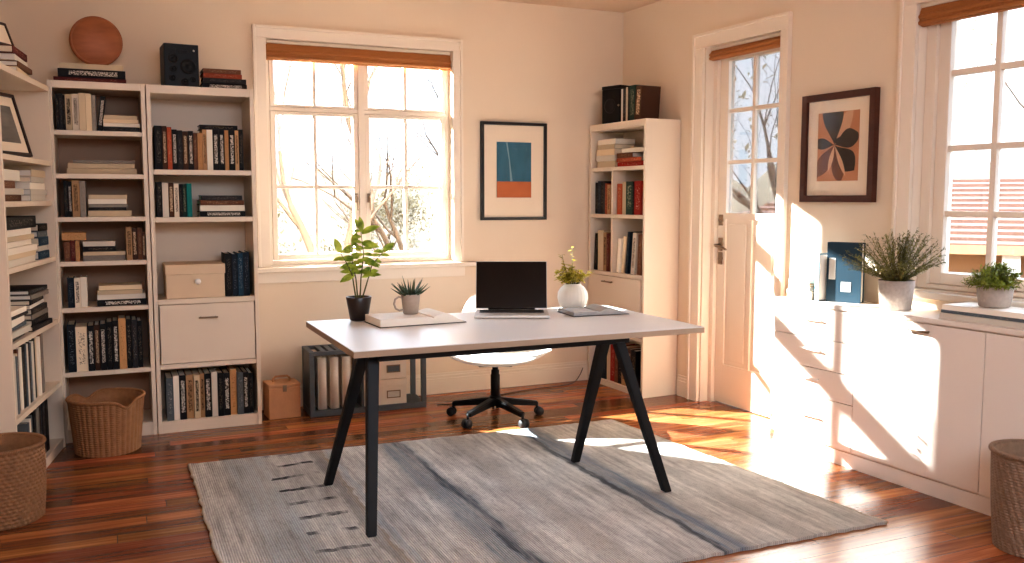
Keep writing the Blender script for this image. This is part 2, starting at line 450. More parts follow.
# ------------------------------------------------------------------ room shell
CEIL = 2.66
def wall_mesh(m, x0, x1, y0, y1, z1, holes):
    """a straight wall with rectangular openings (x0,x1,z0,z1), as boxes round them"""
    xs = x0
    for (a, b, c, d) in sorted(holes):
        m.box(xs, a, y0, y1, 0, z1)
        if c > 0.001: m.box(a, b, y0, y1, 0, c)
        m.box(a, b, y0, y1, d, z1)
        xs = b
    m.box(xs, x1, y0, y1, 0, z1)

m = MB(); m.box(-1.1, 4.2, -1.7, 6.0, -.12, 0); struct(m.build('floor', M['floor']), 'reddish cherry floorboards running across the room', 'floor')
m = MB(); m.box(-1.1, 4.3, -1.7, 6.0, CEIL, CEIL+.12); struct(m.build('ceiling', M['ceil']), 'warm white ceiling', 'ceiling')
WBX = (.885, 2.105, .90, 2.305)
m = MB(); wall_mesh(m, -1.05, 3.44, 5.70, 5.92, CEIL, [WBX])
struct(m.build('wall_back', M['wall']), 'warm white wall with the wide window', 'wall')
DOOR = (.93, 1.60, 0, 2.285); WIN = (2.50, 3.66, .885, 2.26)
m = MB(); wall_mesh(m, -.05, 7.4, 0, .24, CEIL, [DOOR, WIN])
struct(m.build('wall_right', M['wall'], None, WALL_R.pt(0, 0), WALL_R.r), 'warm white wall with the glazed door and side window', 'wall')
m = MB(); m.box(-1.05, -.85, -1.7, 5.70, 0, CEIL); struct(m.build('wall_left', M['wall']), 'plain warm white wall behind the tall left bookcase', 'wall')
m = MB(); m.box(-.85, 3.95, -1.7, -1.5, 0, CEIL); struct(m.build('wall_front', M['wall']), 'plain wall behind the viewer', 'wall')

def baseboard(name, fr, x0, x1, label):
    m = MB(); m.box(x0, x1, -.016, -.0005, .0, .105, .002); m.box(x0, x1, -.012, -.0005, .105, .125, .004); m.box(x0, x1, -.007, -.0005, .125, .142, .002)
    struct(m.build(name, M['trim'], None, fr.pt(0, 0), fr.r), label, 'baseboard')
BACK = Frame(0, 5.70, 0)
baseboard('baseboard_back', BACK, .77, 3.14, 'moulded white baseboard under the back window')
baseboard('baseboard_right', WALL_R, .71, .826, 'short white baseboard between corner bookcase and door')
baseboard('baseboard_right.001', WALL_R, 1.668, 1.86, 'short white baseboard between door and sideboard')

def casing(m, x0, x1, xi0, xi1, z0, zi, z1, th=.022):
    """flat casing with a raised outer back-band"""
    for a, b, s in ((x0, xi0, 1), (xi1, x1, -1)):
        m.box(a, b, -th, -.0005, z0, zi, .003)
    m.box(x0, x1, -th, -.0005, zi, z1, .003)
    w = .014
    m.box(x0-.004, x0+w, -th-.010, -.0005, z0, z1+.004, .003); m.box(x1-w, x1+.004, -th-.010, -.0005, z0, z1+.004, .003)
    m.box(x0+w, x1-w, -th-.010, -.0005, z1-w, z1+.004, .003)

m = MB(); casing(m, .815, 2.165, .89, 2.10, .90, 2.30, 2.372)
m.box(.735, 2.30, -.06, -.0005, .868, .899, .006)           # stool
m.box(.80, 2.18, -.018, -.0005, .80, .868, .003)            # apron
struct(m.build('trim_1', M['trim'], None, BACK.pt(0, 0), 0), 'white casing and sill round the back window', 'window trim')
m = MB(); casing(m, .835, 1.672, .925, 1.605, 0, 2.275, 2.362)
struct(m.build('trim_2', M['trim'], None, WALL_R.pt(0, 0), WALL_R.r), 'white casing round the glazed door', 'door trim')
m = MB(); casing(m, 2.42, 3.74, 2.505, 3.655, .885, 2.25, 2.345)
m.box(2.40, 3.78, -.045, -.0005, .852, .884, .005)
struct(m.build('trim_3', M['trim'], None, WALL_R.pt(0, 0), WALL_R.r), 'white casing and sill round the right-hand window', 'window trim')
# reveals (linings) of the openings
def lining(fr, x0, x1, z0, z1, name, label, sill=True):
    m = MB(); t = .006
    m.box(x0+.0005, x0+t, .0, .2, z0, z1-.001); m.box(x1-t, x1-.0005, .0, .2, z0, z1-.001); m.box(x0+t, x1-t, 0, .2, z1-t, z1-.001)
    if sill: m.box(x0+t, x1-t, 0, .2, z0+.0005, z0+t)
    struct(m.build(name, M['trim'], None, fr.pt(0, 0), fr.r), label, 'trim')
lining(BACK, *WBX, 'trim_4', 'white reveal lining the back window opening')
lining(WALL_R, .93, 1.60, 0.0, 2.285, 'trim_5', 'white jamb lining the door opening', False)
lining(WALL_R, *WIN, 'trim_6', 'white reveal lining the right-hand window opening')

# ------------------------------------------------------------------ back window: two casements, each with a top light of two panes above two by two
w1 = thing('window_1', 'wide white casement window with bamboo blind over it', 'window', BACK.pt(0, 0), 0); w1['kind'] = 'structure'
y0, y1 = .060, .105
m = MB()
m.box(.893, .925-.01, y0, y1+.03, .907, 2.297, .002); m.box(2.075, 2.098, y0, y1+.03, .907, 2.297, .002)
m.box(.915, 2.075, y0, y1+.03, .907, .935, .002); m.box(.915, 2.075, y0, y1+.03, 2.262, 2.297, .002)
m.box(1.474, 1.516, y0-.012, y1+.03, .935, 2.262, .004)                      # mullion
m.box(.915, 1.474, y0-.004, y1+.03, 1.872, 1.897, .003); m.box(1.516, 2.075, y0-.004, y1+.03, 1.872, 1.897, .003)   # transoms
m.build('frame', M['trim'], w1)
for (a, b) in ((.918, 1.4725), (1.5175, 2.073)):
    s = MB(); f = .031
    s.box(a, a+f, y0-.004, y1, .938, 1.870, .004); s.box(b-f, b, y0-.004, y1, .938, 1.870, .004)
    s.box(a+f, b-f, y0-.004, y1, .938, .974, .004); s.box(a+f, b-f, y0-.004, y1, 1.851, 1.870, .004)
    so = s.build('casement_sash', M['trim'], w1)
    c = (a+b)/2
    s = MB(); s.box(c-.011, c+.011, y0+.006, y1-.008, .974, 1.851, .003)
    s.box(a+f, b-f, y0+.008, y1-.010, 1.390, 1.412, .003); s.build('muntin', M['trim'], so)
    s = MB(); s.box(a+f-.004, b-f+.004, .082, .086, .970, 1.855); s.build('pane', M['glass'], so)
    u = MB(); u.box(a, a+.026, y0, y1, 1.899, 2.260, .003); u.box(b-.026, b, y0, y1, 1.899, 2.260, .003)
    u.box(a+.026, b-.026, y0, y1, 1.899, 1.914, .003); u.box(a+.026, b-.026, y0, y1, 2.236, 2.260, .003)
    u.box(c-.011, c+.011, y0+.006, y1-.008, 1.914, 2.236, .003); uo = u.build('top_light', M['trim'], w1)
    s = MB(); s.box(a+.024, b-.024, .082, .086, 1.910, 2.240); s.build('pane', M['glass'], uo)
    hx = b-.019 if a < 1.2 else a+.019
    h = MB(); h.box(hx-.010, hx+.010, y0-.012, y0-.004, 1.30, 1.36, .003)
    h.tube([(hx, y0-.012, 1.345), (hx, y0-.030, 1.345), (hx, y0-.034, 1.33), (hx+.004, y0-.034, 1.25)], [.006, .006, .006, .004], 8)
    h.build('handle', M['nickel'], so)

# right-hand window: fixed sash, five columns of panes, four rows
w2 = thing('window_2', 'white side window over the sideboard with small square panes', 'window', WALL_R.pt(0, 0), WALL_R.r); w2['kind'] = 'structure'
m = MB(); fy0, fy1 = .075, .13
m.box(2.508, 2.562, fy0-.02, fy1+.02, .893, 2.252, .003); m.box(3.60, 3.652, fy0-.02, fy1+.02, .893, 2.252, .003)
m.box(2.562, 3.60, fy0-.02, fy1+.02, .893, .915, .003); m.box(2.562, 3.60, fy0-.02, fy1+.02, 2.225, 2.252, .003)
m.build('frame', M['trim'], w2)
s = MB(); s.box(2.564, 2.625, fy0, fy1, .917, 2.223, .004); s.box(3.545, 3.598, fy0, fy1, .917, 2.223, .004)
s.box(2.625, 3.545, fy0, fy1, .917, .972, .004); s.box(2.625, 3.545, fy0, fy1, 2.18, 2.223, .004); so = s.build('sash', M['trim'], w2)
s = MB()
for k in range(1, 4): x = 2.625 + .92*k/4 + .006; s.box(x-.014, x+.014, fy0+.008, fy1-.01, .972, 2.18, .003)
for z in (1.255, 1.565, 1.918): s.box(2.625, 3.545, fy0+.010, fy1-.012, z-.014, z+.014, .003)
s.build('muntin', M['trim'], so)
s = MB(); s.box(2.621, 3.549, .100, .104, .968, 2.184); s.build('pane', M['glass'], so)

# glazed door
d1 = thing('door_1', 'white glazed door with six panes over tall moulded panels', 'door', WALL_R.pt(0, 0), WALL_R.r); d1['kind'] = 'structure'
dy0, dy1 = .085, .127
m = MB()
GL, GR, GC = 1.052, 1.495, 1.278
m.box(.975, GL, dy0, dy1, .008, 2.272, .003); m.box(GR, 1.588, dy0, dy1, .008, 2.272, .003)
m.box(GL, GR, dy0, dy1, .008, .26, .0); m.box(GL, GR, dy0, dy1, 2.185, 2.272, 0); m.box(GL, GR, dy0, dy1, 1.195, 1.235, 0)
m.box(GC-.014, GC+.014, dy0, dy1, .26, 1.195, .003)
leaf = m.build('door_leaf', M['trim'], d1)
m = MB()
for a, b in ((GL, GC-.014), (GC+.014, GR)):
    m.box(a, b, dy0+.012, dy1-.012, .26, 1.195); m.box(a+.03, b-.03, dy0+.005, dy0+.014, .29, 1.165, .004)
m.build('door_panel', M['trim'], leaf)
m = MB(); m.box(GC-.012, GC+.012, dy0+.006, dy1-.006, 1.235, 2.185, .003)
for z in (1.555, 1.875): m.box(GL, GR, dy0+.008, dy1-.008, z-.012, z+.012, .003)
m.build('muntin', M['trim'], leaf)
m = MB(); m.box(GL-.003, GR+.003, .104, .108, 1.232, 2.188); m.build('pane', M['glass'], leaf)
def rosette(m, z, h):
    m.lathe([(.021, -.002), (.021, .005), (.017, .009)], 20, (1.012, dy0-.001, z), 'Y')
    m.box(.993, 1.031, dy0-.008, dy0-.0005, z-h/2, z+h/2, .008)
m = MB(); rosette(m, 1.19, .07); m.cyl((1.012, dy0-.008, 1.19), (1.012, dy0-.018, 1.19), .011); m.build('deadbolt', M['nickel'], d1)
m = MB(); rosette(m, 1.035, .085); m.tube([(1.012, dy0-.006, 1.03), (1.012, dy0-.05, 1.03), (1.03, dy0-.056, 1.026), (1.09, dy0-.056, 1.018), (1.125, dy0-.052, 1.006)], [.010, .009, .009, .008, .006], 10); m.build('lever_handle', M['nickel'], d1)
m = MB(); rosette(m, .945, .08); m.cyl((1.012, dy0-.008, .945), (1.012, dy0-.016, .945), .008); m.build('keyhole_plate', M['nickel'], d1)
m = MB(); m.box(.938, .975-.003, .06, .127, .0, 2.278, .002); m.box(1.590, 1.5935, .06, .127, 0, 2.278); m.box(.938, 1.594, .129, .2, 0, .006)
struct(m.build('trim_7', M['trim'], None, WALL_R.pt(0, 0), WALL_R.r), 'white door stop beside the glazed door', 'door trim')

# ------------------------------------------------------------------ bamboo blinds, rolled up
def blind(fr, x0, x1, zt, zb, y, label):
    t = thing('bamboo_blind', label, 'blind', fr.pt((x0+x1)/2, y, zb), fr.r, 'rolled bamboo blinds')
    h = zt-zb; w = (x1-x0)/2
    m = MB(); m.box(-w, w, -.018, .022, h-.020, h, .003); m.build('headrail', M['blindrail'], t)
    m = MB(); rows = []
    n = 26
    for i in range(n):   # folded bundle of slats: a rippled sheet that turns under
        a = i/(n-1)
        z = (h-.022)*(1-a); yy = -.016 - .012*math.sin(PI*min(1, a*1.0)) + .004*(i % 2) + (.010 if a > .97 else 0)
        rows.append([(-w+.002, yy, z), (w-.002, yy, z)])
    rows.append([(-w+.002, .016, .002), (w-.002, .016, .002)]); rows.append([(-w+.002, .018, h-.022), (w-.002, .018, h-.022)])
    m.grid(rows, False)
    for z in (h*.42, h*.15): m.cyl((-w+.001, -.022, z), (w-.001, -.022, z), .010, None, 10)
    m.build('slats', M['blind'], t)
    return t
blind(BACK, .897, 2.093, 2.296, 2.175, .022, 'bamboo roll blind across the top of the wide back window')
blind(WALL_R, .948, 1.588, 2.276, 2.195, .042, 'bamboo roll blind at the top of the glazed door')
blind(WALL_R, 2.507, 3.65, 2.252, 2.145, .020, 'bamboo roll blind in the side window above the sideboard')

# ------------------------------------------------------------------ books
ORD = ['first', 'second', 'third', 'fourth', 'fifth', 'sixth', 'seventh', 'eighth', 'ninth', 'tenth', 'eleventh', 'twelfth',
       'thirteenth', 'fourteenth', 'fifteenth', 'sixteenth', 'seventeenth', 'eighteenth', 'nineteenth', 'twentieth']
def book(fr, x, y, z, t, h, d, key, lying, label, group, lean=0.0, yaw=0.0, pagesout=False):
    """x,y,z = front left bottom corner. Upright: t wide, h tall. Lying: h long, t thick. lean turns it about its foot."""
    W_, H_ = (h, t) if lying else (t, h)
    c = min(.0035, t*.16); m = MB()
    if lying:
        m.box(0, W_, 0, d, 0, c, .0008); m.box(0, W_, 0, d, H_-c, H_, .0008)
        if not pagesout: m.box(0, W_, 0, .004, c*.9, H_-c*.9)
    else:
        m.box(0, c, 0, d, 0, H_, .0008); m.box(W_-c, W_, 0, d, 0, H_, .0008)
        if not pagesout: m.box(c*.9, W_-c*.9, 0, .004, 0, H_, 0)
    o = m.build('book', book_mat(key, lying))
    p = MB(); i = .004
    if lying: p.box(i, W_-i, .0045 if not pagesout else i, d-i, c+.0002, H_-c-.0002)
    else: p.box(c+.0002, W_-c-.0002, .0045 if not pagesout else i, d-i, i, H_-i)
    p.build('page_block', M['page' if random.random() < .6 else 'pagewhite'], o)
    o.location = fr.pt(x, y, z); o.rotation_euler = (0, 0, fr.r + yaw)
    if lean: o.rotation_mode = 'XYZ'; o.matrix_world = Matrix.Translation(fr.pt(x, y, z)) @ Matrix.Rotation(fr.r, 4, 'Z') @ Matrix.Rotation(lean, 4, 'Y')
    tag(o, label, 'book', group)
    return o

def row(fr, x, y, z, items, place, group=None, depth=.19, ws=1.0):
    """upright books from left to right: (colour, thickness mm, height mm[, lean degrees])"""
    n = len(items)
    for i, it in enumerate(items):
        key, t, h = it[0], it[1]*ws/1000, it[2]/1000
        ln = R(it[3]) if len(it) > 3 else 0.0
        if ln < 0: x += h*math.sin(-ln)
        wrd = BOOKC[key][0]
        same = [k for k in range(n) if items[k][0] == key]
        pos = 'leftmost' if i == 0 else ('rightmost' if i == n-1 else ORD[i] + ' from left')
        lab = '%s book, %s upright on %s' % (wrd, pos, place)
        zz = z + .0006 + (t*math.sin(ln) if ln > 0 else 0)
        book(fr, x, y + random.uniform(0, .012), zz, t-.0012, h, min(depth, h*.8), key, False, lab, group or 'books upright on ' + place, ln)
        x += t if not ln else (t*math.cos(ln) + (h*math.sin(ln) if ln > 0 else 0))
    return x

def stack(fr, x, y, z, items, place, group=None, depth=.2, yawj=3.0):
    """books lying flat from the bottom up: (colour, thickness mm, length mm[, x shift mm[, pages outward]])"""
    n = len(items)
    for i, it in enumerate(items):
        key, t, L = it[0], it[1]/1000, it[2]/1000
        sh = it[3]/1000 if len(it) > 3 else 0
        pos = 'bottom' if i == 0 else ('top' if i == n-1 else ORD[i] + ' from bottom')
        lab = '%s book, %s, %s' % (BOOKC[key][0], pos, place)
        book(fr, x+sh, y + random.uniform(0, .012), z+.0006, t-.0012, L, depth*random.uniform(.92, 1.05), key, True, lab, group or 'books in ' + place,
             0, R(random.uniform(-yawj, yawj)), len(it) > 4)
        z += t
    return z

# ------------------------------------------------------------------ bookcases
def bookcase(fr, label, W, D, H, shelves, side=.022, top=.032, back=False, base=.06, thick=.025, dividers=(), mats='shelf', group='white bookcases'):
    t = thing('bookcase', label, 'bookcase', fr.pt(0, 0), fr.r, group)
    mm = M[mats]
    for x in (0, W-side): m = MB(); m.box(x, x+side, 0, D, 0, H-.0005, .0015); m.build('side_panel', mm, t)
    m = MB(); m.box(side+.0005, W-side-.0005, .0005, D-.007, H-top, H-.001, .0015); m.build('top_panel', mm, t)
    for z in shelves: m = MB(); m.box(side+.0005, W-side-.0005, .004, D-.008, z-thick, z, .0015); m.build('shelf', mm, t)
    m = MB(); m.box(side+.0005, W-side-.0005, .006, .022, 0, base-.001, .001); m.build('plinth', mm, t)
    m = MB(); m.box(side+.0005, W-side-.0005, .0225, D-.008, base-.018, base, .001); m.build('bottom_panel', mm, t)
    m = MB(); m.box(side+.0005, W-side-.0005, D-.006, D-.0005, .03, H-.002); m.build('back_panel', M['shelfback'] if back else mm, t)
    for (x, za, zb) in dividers: m = MB(); m.box(x-.009, x+.009, .006, D-.009, za+.0005, zb-.0005, .0015); m.build('divider', mm, t)
    return t

def bar_handle(m, x, z, w, y=0, r=.0055, proj=.028):
    m.bar((x-w/2, y-proj, z), (x+w/2, y-proj, z), .011, .009, bev=.002)
    for s in (-1, 1): m.cyl((x+s*w*.38, y, z), (x+s*w*.38, y-proj, z), r*.8, None, 8)

# middle bookcase (left of the pair against the back wall)
B1 = Frame(-.29, 5.335, 0)
bookcase(B1, 'tall white open bookcase in the back left corner behind the wicker basket', .475, .355, 1.948, [1.689, 1.459, 1.228, .989, .738, .386], base=.073, top=.038, back=True)
P = 'corner-side bookcase'
e = row(B1, .036, .012, 1.689, [('black',16,188),('charcoal',17,192),('black',12,184),('inked',33,188),('whitep',33,192),('cream',33,198),('cream',28,196),('grey',22,190),('blackp',28,186,7)], 'top shelf of corner-side bookcase', depth=.15)
stack(B1, .262, .02, 1.689, [('charcoal',26,182),('white',20,184),('cream',20,176),('cream',22,170)], 'small stack on top shelf of corner-side bookcase', yawj=.3)
stack(B1, .075, .02, 1.459, [('cream',30,345),('cream',27,330,6),('grey',18,305,32)], 'long stack on second shelf of corner-side bookcase', yawj=.6)
row(B1, .055, .015, 1.228, [('black',20,192),('blackp',20,188),('tanp',37,196),('grey',30,192)], 'third shelf of corner-side bookcase', depth=.16)
stack(B1, .170, .02, 1.228, [('cream',34,215),('charcoal',17,190),('grey',18,195,4),('white',28,190,2),('cream',22,190,5)], 'stack on third shelf of corner-side bookcase', yawj=1.2)
row(B1, .045, .02, .989, [('brown',30,105),('maroon',24,112),('tan',22,108)], 'fourth shelf of corner-side bookcase', depth=.15)
book(B1, .036, .022, 1.1035, .040, .118, .14, 'tan', True, 'tan book lying across three low brown books, fourth shelf of corner-side bookcase', 'books in stacks')
stack(B1, .135, .03, .989, [('grey',28,210),('cream',22,212),('black',28,165),('white',28,160,2)], 'stack on fourth shelf of corner-side bookcase', yawj=1.0)
row(B1, .352, .012, .989, [('tanp',31,180),('brownp',26,176),('brown',25,178),('brownp',16,150)], 'right end of fourth shelf, corner-side bookcase', depth=.16)
row(B1, .052, .012, .738, [('navy',34,162),('whitep',30,160),('white',33,164)], 'fifth shelf of corner-side bookcase', depth=.15)
stack(B1, .195, .02, .738, [('blackp',34,250),('white',29,245),('cream',24,228,4),('cream',26,218,10)], 'stack on fifth shelf of corner-side bookcase', yawj=1.2)
row(B1, .040, .012, .386, [('navy',38,262),('ivory',55,246),('blackp',32,250),('brownp',26,252),('blackp',31,256),('black',30,266),('blackp',29,270),('tan',36,282),('black',27,276),('charcoal',27,272),('black',24,262)], 'lowest book shelf of corner-side bookcase', ws=1.06)
# on top of it
zt = stack(B1, .030, .05, 1.948, [('maroon',26,355),('blackp',44,330,22),('cream',30,312,30)], 'stack on top of corner-side bookcase', depth=.23, yawj=.8)
t = thing('wooden_disc', 'round brown turned-wood disc standing on the stack over the corner-side bookcase', 'ornament', B1.pt(.243, .15, zt+.0005), R(6))
m = MB(); m.lathe([(0, -.012), (.128, -.012), (.134, -.006), (.134, .008), (.128, .013), (0, .013)], 64, (0, 0, .134), 'Y'); m.build('disc', M['disc'], t)
m = MB(); m.lathe([(.120, -.001), (.124, .002), (.128, -.001)], 64, (0, -.0145, .134), 'Y', close=False); m.build('rim_groove', M['disc'], t)

# window bookcase
B2 = Frame(.19, 5.335, 0)
b2 = bookcase(B2, 'tall white bookcase with drop-front drawer, nearest the back window', .57, .355, 1.948, [1.487, 1.223, .762, .394], base=.067, top=.045, thick=.028)
m = MB(); m.box(.0285, .5415, -.004, .014, .398, .731, .002); dr = m.build('drop_front', M['shelf'], b2)
m = MB(); bar_handle(m, .285, .655, .105, -.004); m.build('bar_handle', M['nickel'], dr)
row(B2, .036, .012, 1.487, [('black',38,240),('brownp',24,240),('russet',23,234),('blackp',27,222),('charcoal',26,218),('brownp',27,214),('blackp',27,216),('brown',20,206),('tan',25,206),('tanp',22,226),('white',30,226),('blackp',32,226),('blackp',29,226),('tan',22,226),('blackp',31,226),('tanp',20,226),('black',24,232)], 'top shelf of window bookcase', ws=1.06)
book(B2, .275, .02, 1.487+.2275, .026, .205, .15, 'black', True, 'black book lying flat across the upright books, top shelf of window bookcase', 'books in stacks')
row(B2, .036, .012, 1.223, [('black',30,196),('white',33,190),('brownp',28,192),('whitep',27,186),('black',18,184),('green',22,184),('teal',28,188)], 'second shelf of window bookcase')
stack(B2, .262, .02, 1.223, [('blackp',32,250),('white',34,246),('brown',28,240,4),('charcoal',28,225,8)], 'stack on second shelf of window bookcase', yawj=1.0)
row(B2, .392, .03, .762, [('black',38,248),('navy',31,244),('blue',31,250),('navy',36,254)], 'drawer-top shelf of window bookcase')
row(B2, .050, .014, .067, [('slate',33,246),('white',28,255),('blackp',32,256),('tanp',36,254),('inked',29,252),('tanp',22,256),('blackp',33,254),('white',29,262),('black',29,254),('blackp',32,250),('tan',32,268),('slate',32,250),('blackp',26,246),('black',24,240)], 'bottom shelf of window bookcase', ws=1.15)
t = thing('storage_box', 'cream lidded box with round knob on the open shelf of window bookcase', 'box', B2.pt(.228, .17, .7625), 0)
m = MB(); m.box(-.158, .158, -.14, .14, 0, .135, .003); m.build('box_body', M['boxcream'], t)
m = MB(); m.box(-.162, .162, -.144, .144, .1355, .192, .004); m.build('lid', M['boxcream'], t)
m = MB(); m.lathe([(.006, 0), (.006, .008), (.015, .013), (.017, .018), (.012, .023), (0, .024)], 20, (.01, -.1402, .095), 'Y'); m.build('knob', M['chairshell'], t)
# speaker + books on top
t = thing('speaker', 'square black carved box standing on top of window bookcase', 'speaker', B2.pt(.188, .16, 1.9485), R(4))
m = MB(); m.box(-.092, .092, -.09, .09, 0, .238, .004); m.build('cabinet', M['blackplastic'], t)
for (x, z, r) in ((.035, .115, .042), (-.045, .155, .026), (-.05, .05, .018), (.015, .032, .020), (.06, .045, .016), (-.045, .100, .02)):
    m = MB(); m.lathe([(r, -.001), (r, .006), (r*.8, .009), (r*.72, .004), (r*.3, .003), (r*.22, .007), (0, .008)], 24, (x, -.0895, z), 'Y'); m.build('relief_disc', M['darkrelief'], t)
m = MB(); m.box(-.07, -.03, -.094, -.0895, .185, .213, .002); m.box(-.015, .035, -.094, -.0895, .19, .205, .002); m.build('relief_bar', M['darkrelief'], t)
m = MB(); m.lathe([(.006, 0), (.005, .003), (0, .004)], 14, (.066, -.0898, .205), 'Y'); m.build('indicator_light', M['label'], t)
stack(B2, .300, .06, 1.948, [('blackp',32,245),('charcoal',28,236,4),('russet',27,212,6),('brown',26,208,6)], 'stack on top of window bookcase', yawj=1.5)

# left bookcase against the left wall, seen at a grazing angle
BL = Frame(-.420, 4.362, R(81.1))
bookcase(BL, 'white bookcase along the left wall, seen edge-on', .93, .36, 1.905, [1.52, 1.315, 1.025, .695, .36], base=.05, top=.028, thick=.024)
t = thing('picture_frame', 'small dark framed landscape leaning inside the left-wall bookcase', 'picture', BL.pt(.36, .030, 1.527), BL.r+R(-14))
TL = Matrix.Rotation(R(-15), 4, 'X')
def tb(m, *a, bev=0): m.box(*a, bev, TL)
m = MB(); w, h, b = .15, .30, .016
tb(m, -w, -w+b, 0, .018, 0, h, bev=.002); tb(m, w-b, w, 0, .018, 0, h, bev=.002); tb(m, -w+b, w-b, 0, .018, 0, b, bev=.002); tb(m, -w+b, w-b, 0, .018, h-b, h, bev=.002); m.build('frame', M['darkframe'], t)
m = MB(); tb(m, -w+b, w-b, .008, .012, b, h-b); m.build('mat_board', M['matboard'], t)
m = MB(); tb(m, -w+.06, w-.06, .006, .0079, .062, h-.062); m.build('print', M['photo'], t)
stack(BL, .05, .010, 1.315, [('brown',30,330),('white',28,320,10),('brown',34,200),('white',50,350,0)], 'left pile on second shelf of left-wall bookcase', depth=.24, yawj=2)
stack(BL, .53, .010, 1.315, [('white',30,310),('white',28,300),('white',32,300,6),('white',28,290),('cream',34,280)], 'right pile on second shelf of left-wall bookcase', depth=.24, yawj=2)
stack(BL, .06, .010, 1.025, [('white',30,520),('cream',24,500),('white',30,520),('white',26,480,10),('cream',24,470,8),('white',30,430,4),('black',56,520,4)], 'tall pile on third shelf of left-wall bookcase', depth=.25, yawj=1.5)
stack(BL, .64, .010, 1.025, [('blue',40,200),('white',26,190),('blue',44,195),('slate',30,190),('black',36,190)], 'blue pile on third shelf of left-wall bookcase', depth=.22, yawj=1.5)
stack(BL, .05, .010, .695, [('charcoal',18,300),('white',30,290),('slate',18,290),('white',32,280),('charcoal',14,290),('white',26,280)], 'near pile on fourth shelf of left-wall bookcase', depth=.24, yawj=3)
stack(BL, .42, .010, .695, [('charcoal',26,330),('black',30,320),('grey',24,330),('charcoal',28,320),('white',18,330),('black',26,320),('grey',24,310),('charcoal',22,320)], 'dark magazine pile on fourth shelf of left-wall bookcase', depth=.24, yawj=3)
row(BL, .04, .02, .36, [('slate',26,230),('white',30,250),('russet',16,150),('white',34,270),('slate',20,262),('cream',30,270),('brown',26,285),('white',36,290),('black',46,296),('slate',22,292),('white',26,290),('black',50,290),('slate',28,282),('white',24,286),('black',60,290),('cream',30,292),('white',34,290),('brown',30,298),('grey',40,296)], 'file shelf of left-wall bookcase', depth=.24)
row(BL, .30, .02, .05, [('slate',30,230),('white',34,240),('slate',30,250),('black',40,262),('white',24,250),('grey',40,262),('black',46,270),('navy',44,272),('charcoal',60,276),('black',50,268)], 'bottom shelf of left-wall bookcase', depth=.24)
zt = stack(BL, .40, .012, 1.905, [('cream',30,330),('brown',26,320,0),('white',28,320,-20),('maroon',34,310,-50)], 'stack on top of left-wall bookcase', depth=.25, yawj=5)
t = thing('picture_frame', 'dark framed card leaning on the stack over the left-wall bookcase', 'picture', BL.pt(.40, .07, zt+.006), BL.r+R(-20))
TL = Matrix.Rotation(R(-20), 4, 'X'); m = MB(); w, h, b = .085, .12, .012
tb(m, -w, -w+b, 0, .014, 0, h, bev=.002); tb(m, w-b, w, 0, .014, 0, h, bev=.002); tb(m, -w+b, w-b, 0, .014, 0, b); tb(m, -w+b, w-b, 0, .014, h-b, h); m.build('frame', M['darkframe'], t)
m = MB(); tb(m, -w+b, w-b, .005, .010, b, h-b); m.build('card', M['matboard'], t)

# corner bookcase against the right-hand wall
BR_ = WALL_R.pt(.006, -.284); BR = Frame(BR_.x, BR_.y, WALL_R.r)
br = bookcase(BR, 'white bookcase in the far right corner beside the glazed door', .685, .280, 1.845, [1.543, 1.217, .815, .40], base=.04, top=.045, dividers=[(.288, 1.217, 1.543-.025), (.288, .815, 1.217-.025)])
m = MB(); m.box(.026, .649, -.004, .014, .404, .787, .002); dr = m.build('door', M['shelf'], br)
m = MB(); bar_handle(m, .27, .748, .12, -.004, proj=.02); m.build('bar_handle', M['nickel'], dr)
stack(BR, .06, .02, 1.543, [('cream',44,235),('white',40,230),('cream',42,225),('cream',34,215,5),('white',36,220)], 'left stack on top shelf of far corner bookcase', depth=.17, yawj=2)
stack(BR, .315, .02, 1.543, [('red',30,310),('russet',28,300),('brown',34,190),('white',30,240,60)], 'right stack on top shelf of far corner bookcase', depth=.17, yawj=2)
row(BR, .035, .02, 1.217, [('black',36,222),('navy',42,232),('black',36,230),('charcoal',26,226),('russet',30,215),('tanp',40,205)], 'upper left cubby of far corner bookcase', depth=.16)
row(BR, .320, .02, 1.217, [('russet',58,210),('cream',50,222),('green',80,224),('black',16,220),('red',80,226)], 'upper right cubby of far corner bookcase', depth=.16)
row(BR, .034, .02, .815, [('black',34,262,4),('cream',72,285),('tanp',42,272),('maroon',36,266),('brown',30,262)], 'lower left cubby of far corner bookcase', depth=.16)
row(BR, .318, .02, .815, [('white',36,235,5),('cream',34,252,6),('navy',30,285,6),('whitep',44,280,5),('brown',44,272,2)], 'lower right cubby of far corner bookcase', depth=.16)
row(BR, .12, .02, .04, [('navy',90,262),('cream',40,250),('red',60,258),('brown',44,252),('black',50,262),('tanp',60,268),('brownp',50,262),('black',60,258)], 'bottom shelf of far corner bookcase', depth=.17)
t = thing('storage_box', 'square black box standing on top of far corner bookcase', 'box', BR.pt(.20, .11, 1.8455), BR.r+R(14))
m = MB(); m.box(-.085, .085, -.075, .075, 0, .235, .004); m.build('box_body', M['blackplastic'], t)
m = MB(); m.box(-.087, .087, -.077, .077, .2352, .258, .004); m.build('lid', M['blackplastic'], t)
m = MB(); m.lathe([(.05, 0), (.05, .004), (.04, .006), (.03, .003), (0, .004)], 28, (-.01, -.0752, .12), 'Y'); m.build('relief_disc', M['darkrelief'], t)
m = MB(); m.lathe([(.008, 0), (.006, .006), (0, .007)], 14, (.07, -.0752, .12), 'Y'); m.build('knob', M['nickel'], t)
row(BR, .315, .05, 1.845, [('white',20,225),('charcoal',30,230),('ivory',20,232),('black',22,240),('green',70,238),('brownp',72,225,5)], 'top of far corner bookcase', depth=.15)

